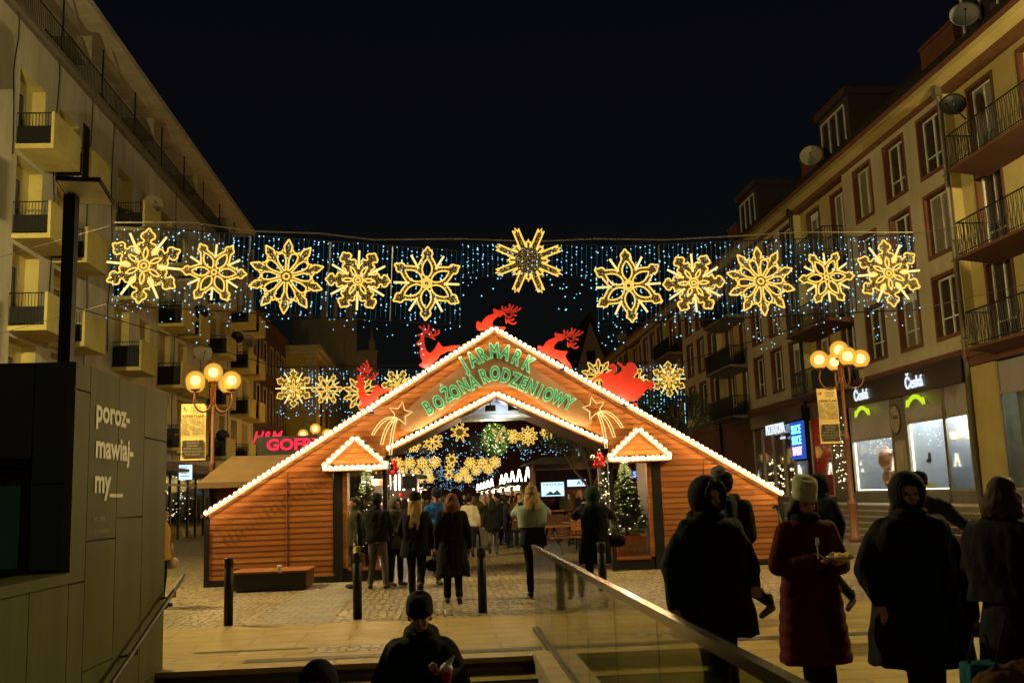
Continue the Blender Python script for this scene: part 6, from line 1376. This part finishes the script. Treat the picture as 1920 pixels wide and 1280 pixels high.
    if bag:
        kind, p, m_ = bag; b2 = MB(); p = Vector(p)
        if kind == 'tote': b2.box(p.x-.17, p.x+.17, p.y-.05, p.y+.05, p.z-.36, p.z); 
        elif kind == 'back': b2.capsule((0, .22, 1.02), (0, .21, 1.32), .13, .11, 12)
        else: b2.capsule(p+Vector((-.11, 0, -.12)), p+Vector((.11, 0, -.12)), .10, .10, 10)
        q = blob(b2, 'bag', C[m_], o, .015, 3, .012, 9)
        if kind != 'back': s_ = MB(); s_.tube([p+Vector((-.1, 0, -.03)), p+Vector((-.05, 0, .22)), p+Vector((.05, 0, .22)), p+Vector((.1, 0, -.03))], .010, 5); s_.build('strap', C[m_], o)
    return o
def PX(px, py, Y): return atY(px, py, Y).x
V1 = .013
# foreground
person('hooded person in a long black puffy coat before the right plank wall, face dimly visible', (PX(1330, 1000, 7.0), 7.0, 0), 12, 1.66, 'black', .62, 1.28, .25, False, 'green', hair='dark', hood='black', fluff=1, v=V1, headyaw=14, arms=(((-.31, .04, 1.12), (-.33, -.06, .83)), ((.31, .03, 1.10), (.26, -.12, .95))), legs='close', coat2=None, handfine=True)
pr_ = (PX(1512, 1000, 7.3), 7.3, 0)
person('woman in dark red quilted coat and tall cream knitted hat eating from a plate', pr_, 4, 1.60, 'red', .36, 1.08, .10, True, 'black', hair='brown', hairlen=.16, hat=('tall', 'cream'), scarf='black', v=V1, nod=16, headyaw=0, arms=(((-.255, -.02, 1.10), (-.02, -.26, 1.14)), ((.255, -.0, 1.08), (.13, -.25, 1.12))), legs='close', handfine=True, collar=True)
o = empty('food_plate', (pr_[0]+.12, pr_[1]-.33, 1.085), 0, 'white paper plate of food held by the woman in the red coat', 'plate'); w = MB(); w.lathe([(.06, 0), (.10, .022), (.105, .022), (.105, .018), (.06, -.004)], (0, 0, 0), 20); w.build('plate', M['plate'], o)
w = MB(); rg = random.Random(1)
for k in range(12): w.ball((rg.uniform(-.06, .06), rg.uniform(-.06, .06), .025), rg.uniform(.015, .028), 7, 5)
w.build('food', M['cloth'], o)
o = empty('plastic_fork', (pr_[0]-.035, pr_[1]-.30, 1.09), 0, 'pale plastic fork upright in the hand of the red coat woman', 'fork'); w = MB(); w.box(-.005, .005, -.002, .002, 0, .10)
for k in range(3): w.box(-.012+k*.010, -.008+k*.010, -.002, .002, .11, .15)
w.box(-.014, .014, -.003, .003, .10, .115); w.build('fork', M['plate'], o)
person('woman with long dark hair in a wide black knee length parka, hands in pockets', (PX(1708, 1000, 6.5), 6.5, 0), -6, 1.64, 'black', .45, 1.32, .22, False, 'black', hair='dark', hairlen=.34, hood='black', v=V1, arms=(((-.33, .03, 1.08), (-.28, -.10, .86)), ((.34, .03, 1.05), (.33, -.06, .74))), legs='close', headyaw=-4, handfine=True)
person('woman with pinned up reddish hair, brown jacket and long skirt at the right edge', (PX(1888, 1000, 5.9), 5.9, 0), 128, 1.62, 'black', .92, 1.32, .0, False, 'black', hair='brown', hairlen=.13, v=V1, skirt=.18, arms=(((-.20, -.18, 1.12), (-.10, -.40, 1.10)), ((.26, .0, 1.12), (.12, -.26, 1.02))), scarf='brown', collar=True, handfine=True)
p = atY(1838, 1262, 5.5); o = empty('shopping_bag', p, 0, 'teal blue bag hanging low at the bottom right corner', 'bag'); w = MB(); w.box(-.09, .11, -.07, .07, -.22, .06); blob(w, 'bag', C['blue'] if False else cloth('petrol_bag_cloth', (.008, .09, .13)), o, .012, 6, .012, 9); w = MB(); w.tube([(-.06, 0, .05), (-.02, 0, .2), (.05, 0, .2), (.08, 0, .05)], .008, 6); w.build('strap', C['black'], o)
p = atY(1898, 1262, 5.3); o = empty('shoulder_bag', p, 0, 'dark brown bag with fur trim at the very bottom right corner', 'bag'); w = MB(); w.capsule((-.12, 0, -.08), (.14, 0, -.02), .10, .11, 12); blob(w, 'bag', C['brown'], o, .012, 4, .02, 14); w = MB(); w.tube([(-.1, 0, 0), (0, 0, .3), (.1, 0, .05)], .010, 6); w.build('strap', C['black'], o)
ms = (PX(787, 1150, 7.75), 7.75, -.9)
person('man in black beanie and dark coat coming up the stairs holding a dessert cone', ms, 0, 1.76, 'black', .80, 1.24, 0, False, 'black', hat=('beanie', 'black'), v=V1, nod=8, collar=True, scarf='black', fluff=1, arms=(((-.30, .02, 1.10), (-.26, -.14, .88)), ((.29, -.04, 1.12), (.14, -.28, 1.22))), legs='stride', handfine=True)
o = empty('dessert_cone', (ms[0]+.19, 7.42, ms[2]+1.27), R_(0), 'cream topped dessert in a red paper cone held by the man on the stairs', 'dessert'); w = MB(); w.lathe([(.02, -.14), (.042, 0), (.046, .01), (.04, .012)], (0, 0, 0), 16); w.build('paper_cone', M['redball'], o)
w = MB(); w.ball((0, 0, .03), (.048, .045, .035), 14, 8); w.capsule((.0, 0, .045), (.055, 0, .11), .030, .008, 10); blob(w, 'cream_topping', M['plate'], o, .006, 2)
person('hooded person low on the stairs with only the hood in view', (PX(597, 1250, 6.8), 6.8, -1.2), 0, 1.75, 'black', .8, 1.1, 0, False, 'black', hair='dark', hood='black', v=.016, nod=10)
# second row on the right
person('walking man in black beanie with dark backpack passing the right plank wall', (3.42, 12.1, 0), -100, 1.75, 'black', .72, 1.15, 0, False, 'navy', hat=('beanie', 'black'), hair='dark', bag=('back', (0, 0, 0), 'black'), legs=(((-.09, -.22, .53), (-.09, -.36, .09)), ((.09, .05, .50), (.09, .42, .22))), v=.016)
o = empty('guitar_bag', (3.42, 12.3, 0), 0, 'pale headstock of an instrument sticking up behind the man with backpack', 'instrument'); a = atY(1393, 930, 12.3); b_ = atY(1414, 913, 12.3); w = MB(); w.tube([a-Vector((.28, 0, .32)), a, b_], [.03, .014, .016], 6); c_ = b_; 
w.build('neck', M['wood2'], o, True); w = MB()
for k in range(5): t = k/4; q = a.lerp(b_, .3+.8*t); w.box(q.x-.035, q.x+.035, q.y-.01, q.y+.01, q.z-.006, q.z+.008)
w.build('tuning_pegs', M['steel'], o, True); w = MB(); w.capsule(a-Vector((.30, 0, .75)), a-Vector((.28, 0, .4)), .17, .12, 12); blob(w, 'case', C['black'], o, .02, 2); o.location = (0, 0, 0); 
person('tall bearded man in grey beanie standing before the right end of the gate', (PX(1348, 900, 12.8), 12.8, 0), -8, 1.84, 'brown', .78, 1.05, 0, False, 'black', hat=('beanie', 'grey'), hair='brown', scarf='black', v=.014, legs='stand')
person('person in black hood and jacket walking left just behind the cream hat', (4.72, 12.4, 0), -62, 1.72, 'black', .74, 1.12, 0, True, 'navy', hair='dark', hood='black', v=.016, legs='stride')
person('person in black cap reaching out an arm behind the woman in the parka', (PX(1728, 950, 10.5), 10.5, 0), 150, 1.72, 'charcoal', .78, 1.05, 0, False, 'black', hair='dark', hat=('cap', 'black'), v=.016, arms=(((-.42, -.0, 1.12), (-.58, -.02, .98)), ((.24, .02, 1.10), (.26, -.05, .86))))
# people at the gate
person('man in dark parka in profile carrying a pale tote bag beside the left booth', (-1.68, 19.25, 0), -75, 1.68, 'olive', .78, 1.05, 0, False, 'black', hair='brown', v=.018, bag=('tote', (.27, -.02, .80), 'beige'), collar=True)
person('man in black jacket and grey jeans seen from behind at the left booth', (-1.24, 18.85, 0), 168, 1.70, 'black', .86, 1.10, 0, False, 'grey', hair='dark', v=.018, hat=('beanie', 'charcoal'), collar=True, legs=(((-.12, -.01, .50), (-.16, .02, .09)), ((.10, -.01, .50), (.14, .02, .09))), arms=(((-.25, -.02, 1.12), (-.20, -.22, 1.0)), ((.25, -.02, 1.12), (.16, -.25, 1.02))))
person('woman in dark hooded puffer jacket facing the man in grey jeans', (-.93, 19.4, 0), 40, 1.64, 'charcoal', .70, 1.1, 0, True, 'black', hair='dark', hood='grey', v=.018, arms=(((-.25, -.03, 1.12), (-.12, -.26, 1.04)), ((.25, 0, 1.12), (.2, -.18, 1.0))))
person('woman in black beanie with long blonde hair walking into the gate', (-.47, 16.6, 0), 176, 1.68, 'black', .70, 1.12, .12, False, 'black', hair='blonde', hairlen=.42, hat=('beanie', 'black'), v=.014, bag=('hand', (-.36, -.02, .66), 'black'), legs='stride2', arms=(((-.27, .03, 1.10), (-.32, .02, .82)), ((.26, .0, 1.10), (.20, -.15, .95))))
person('man in bright blue hooded jacket and beanie looking down in the gate', (-.14, 19.5, 0), 25, 1.76, 'blue', .92, 1.1, 0, True, 'grey', hair='dark', hat=('beanie', 'navy'), v=.018, nod=14, scarf='blue', shoe='shoe', arms=(((-.26, -.02, 1.12), (-.06, -.24, 1.08)), ((.26, -.02, 1.12), (.05, -.25, 1.06))), legs='stride')
person('woman with auburn bobbed hair in a long black flared coat seen from behind', (.12, 15.75, 0), 180, 1.68, 'black', .42, 1.0, .22, False, 'black', hair='auburn', hairlen=.17, v=.014, legs=(((-.08, -.02, .50), (-.08, .10, .12)), ((.09, -.02, .50), (.10, -.04, .09))), collar=True)
person('woman in cream white hooded jacket walking away behind the long black coat', (.68, 27.4, 0), 172, 1.66, 'white', .85, 1.05, 0, False, 'black', hair='dark', hat=('beanie', 'charcoal'), scarf='brown', v=.02, legs='stride2')
person('small woman in short dark jacket and grey trousers walking away mid plaza', (1.35, 28.3, 0), 176, 1.56, 'black', .72, 1.05, .1, False, 'grey', hair='dark', hairlen=.3, v=.02, legs='stride')
person('woman in pale teal and navy jacket taking a photograph with raised arms', (1.40, 16.1, 0), 180, 1.72, 'navy', .80, 1.02, 0, False, 'black', hair='blonde', hairlen=.22, hat=('beanie', 'beige'), coat2='teal', v=.014, legs='close', pom=True, arms=(((-.26, -.16, 1.30), (-.11, -.30, 1.50)), ((.26, -.16, 1.30), (.11, -.30, 1.50))))
person('person in long dark hooded coat photographing with raised arms near the right booth', (2.36, 15.9, 0), 176, 1.68, 'black', .52, 1.08, .15, False, 'black', hood='green', hair='dark', v=.014, legs='stand', bag=('hand', (-.30, -.02, .98), 'black'), arms=(((-.29, -.14, 1.26), (-.13, -.32, 1.44)), ((.29, -.14, 1.26), (.13, -.32, 1.44))))
person('person in blue jacket and blue trousers behind the left booth glass', (-2.15, 23.9, 0), 10, 1.62, 'blue', .9, 1.0, 0, True, 'blue', hair='brown', v=.022)
person('person in mustard jacket carrying a bag, half hidden by the pavilion corner', (PX(303, 1000, 17), 17, 0), 90, 1.62, 'yellow', .8, 1.05, 0, False, 'black', hair='dark', v=.02, bag=('hand', (.27, -.1, .85), 'beige'))
for (px, py, X), lb_, yw, ct, hr in (((1727, 900, XR+1.0), 'shop worker in black shirt behind the large lit window', -80, 'black', 'dark'), ((1744, 905, XR+.7), 'woman in black dress behind the yellow box in the shop window', -100, 'black', 'brown')):
    p = atX(px, py, X); person(lb_, (X, p.y, TZ+.32), yw, 1.58, ct, .7, .85, 0, False, 'black', hair=hr, hairlen=.15 if hr == 'brown' else 0, v=.022, arms=(((-.24, 0, 1.12), (-.12, -.25, 1.05)), ((.24, 0, 1.12), (.12, -.25, 1.05))))
p = atX(1738, 913, XR+.35); w = MB(); w.box(-.18, .18, -.28, .28, -.16, .12); tag(w.build('yellow_box', M['gold'], None, loc=p), 'yellow box in the lit shop window in front of the workers', 'box')
# crowd in the market street
rg = random.Random(4); protos = []
spec = [('charcoal', 'dark', .15, None, False), ('black', None, 0, 'black', False), ('brown', 'brown', .25, None, False), ('olive', 'grey', 0, None, True), ('navy', 'blonde', .2, None, True), ('grey', 'dark', 0, ('beanie', 'charcoal'), False), ('black', 'dark', 0, ('beanie', 'brown'), True)]
names = ['dark grey coat', 'black hooded coat', 'brown coat and long hair', 'olive puffer and grey hair', 'navy puffer and blonde hair', 'grey coat and dark beanie', 'black puffer and brown beanie']
slots = [(758, 30), (742, 31.5), (772, 34), (790, 33), (830, 36), (812, 38), (842, 40), (858, 42), (868, 35), (893, 33), (905, 31), (915, 36), (932, 39), (942, 34), (951, 32), (962, 33.5), (972, 31), (980, 36), (886, 44), (900, 47), (920, 50), (850, 52), (872, 55), (940, 46), (958, 44), (835, 47), (820, 56), (862, 62), (890, 60), (910, 64), (1070, 33), (1010, 34), (750, 36), (800, 43), (835, 31.5), (876, 48), (946, 38), (968, 42), (1055, 38), (1088, 36)]
wh = ['far left by the bright stall', 'beside the bright left stall', 'right of the bright left stall', 'in front of the left stall row', 'near the middle of the lane', 'left of the lane centre', 'at the lane centre', 'at the lane centre further on', 'before the lane centre', 'behind the cream white jacket', 'left of the small woman', 'behind the small woman', 'right of the small woman', 'before the right stalls', 'under the nearest tree lights', 'below the tree lights', 'left of the photographing woman', 'behind the photographing woman', 'deep in the lane', 'deeper in the lane', 'deep by the right stalls', 'far up the lane', 'farther up the lane', 'by the second stall on the right', 'by the first stall on the right', 'deep by the left stalls', 'far by the left stalls', 'very far in the lane', 'very far by the middle', 'very far on the right', 'by the lit price screen', 'by the lit menu screen', 'second row by the bright stall', 'third row left of the lane', 'between black coat and cream jacket', 'deep behind the cream jacket', 'second row under the tree lights', 'third row under the tree lights', 'in front of the lit menu screen', 'in front of the lit price screen']
for i, (px, Y) in enumerate(slots):
    k = i % 7; lb_ = 'distant market visitor in %s %s' % (names[k], wh[i])
    q = (PX(px, 930, Y), Y, 0); yw = rg.choice([180, 170, 190, 150, 20, -90, 200, 90])
    if i < 7:
        ct, hr, hl, hx, pf = spec[k]; o = person(lb_, q, yw, 1.64+.03*(k % 3), ct, .72 if k % 2 else .55, 1.05, 0, pf, rg.choice(['black', 'navy', 'grey']), hair=hr, hairlen=hl, hat=hx if isinstance(hx, tuple) else None, hood=hx if isinstance(hx, str) else None, v=.026, legs=rg.choice(['stand', 'close', 'stride']), face=False, group='visitors in the market lane', arms=[None, (((-.25, -.03, 1.12), (-.12, -.26, 1.14)), ((.245, .03, 1.10), (.255, -.05, .86))), (((-.29, .03, 1.12), (-.2, -.12, .92)), ((.29, 0, 1.12), (.10, -.24, 1.10))), (((-.25, -.1, 1.2), (-.08, -.28, 1.36)), ((.25, -.1, 1.2), (.08, -.28, 1.36)))][k % 4]); protos.append(o)
    else: o = copy_tree(protos[k]); o.location = q; o.rotation_euler = (0, 0, R_(yw)); s_ = rg.uniform(.93, 1.05); o.scale = (s_, s_, s_); o['label'] = lb_
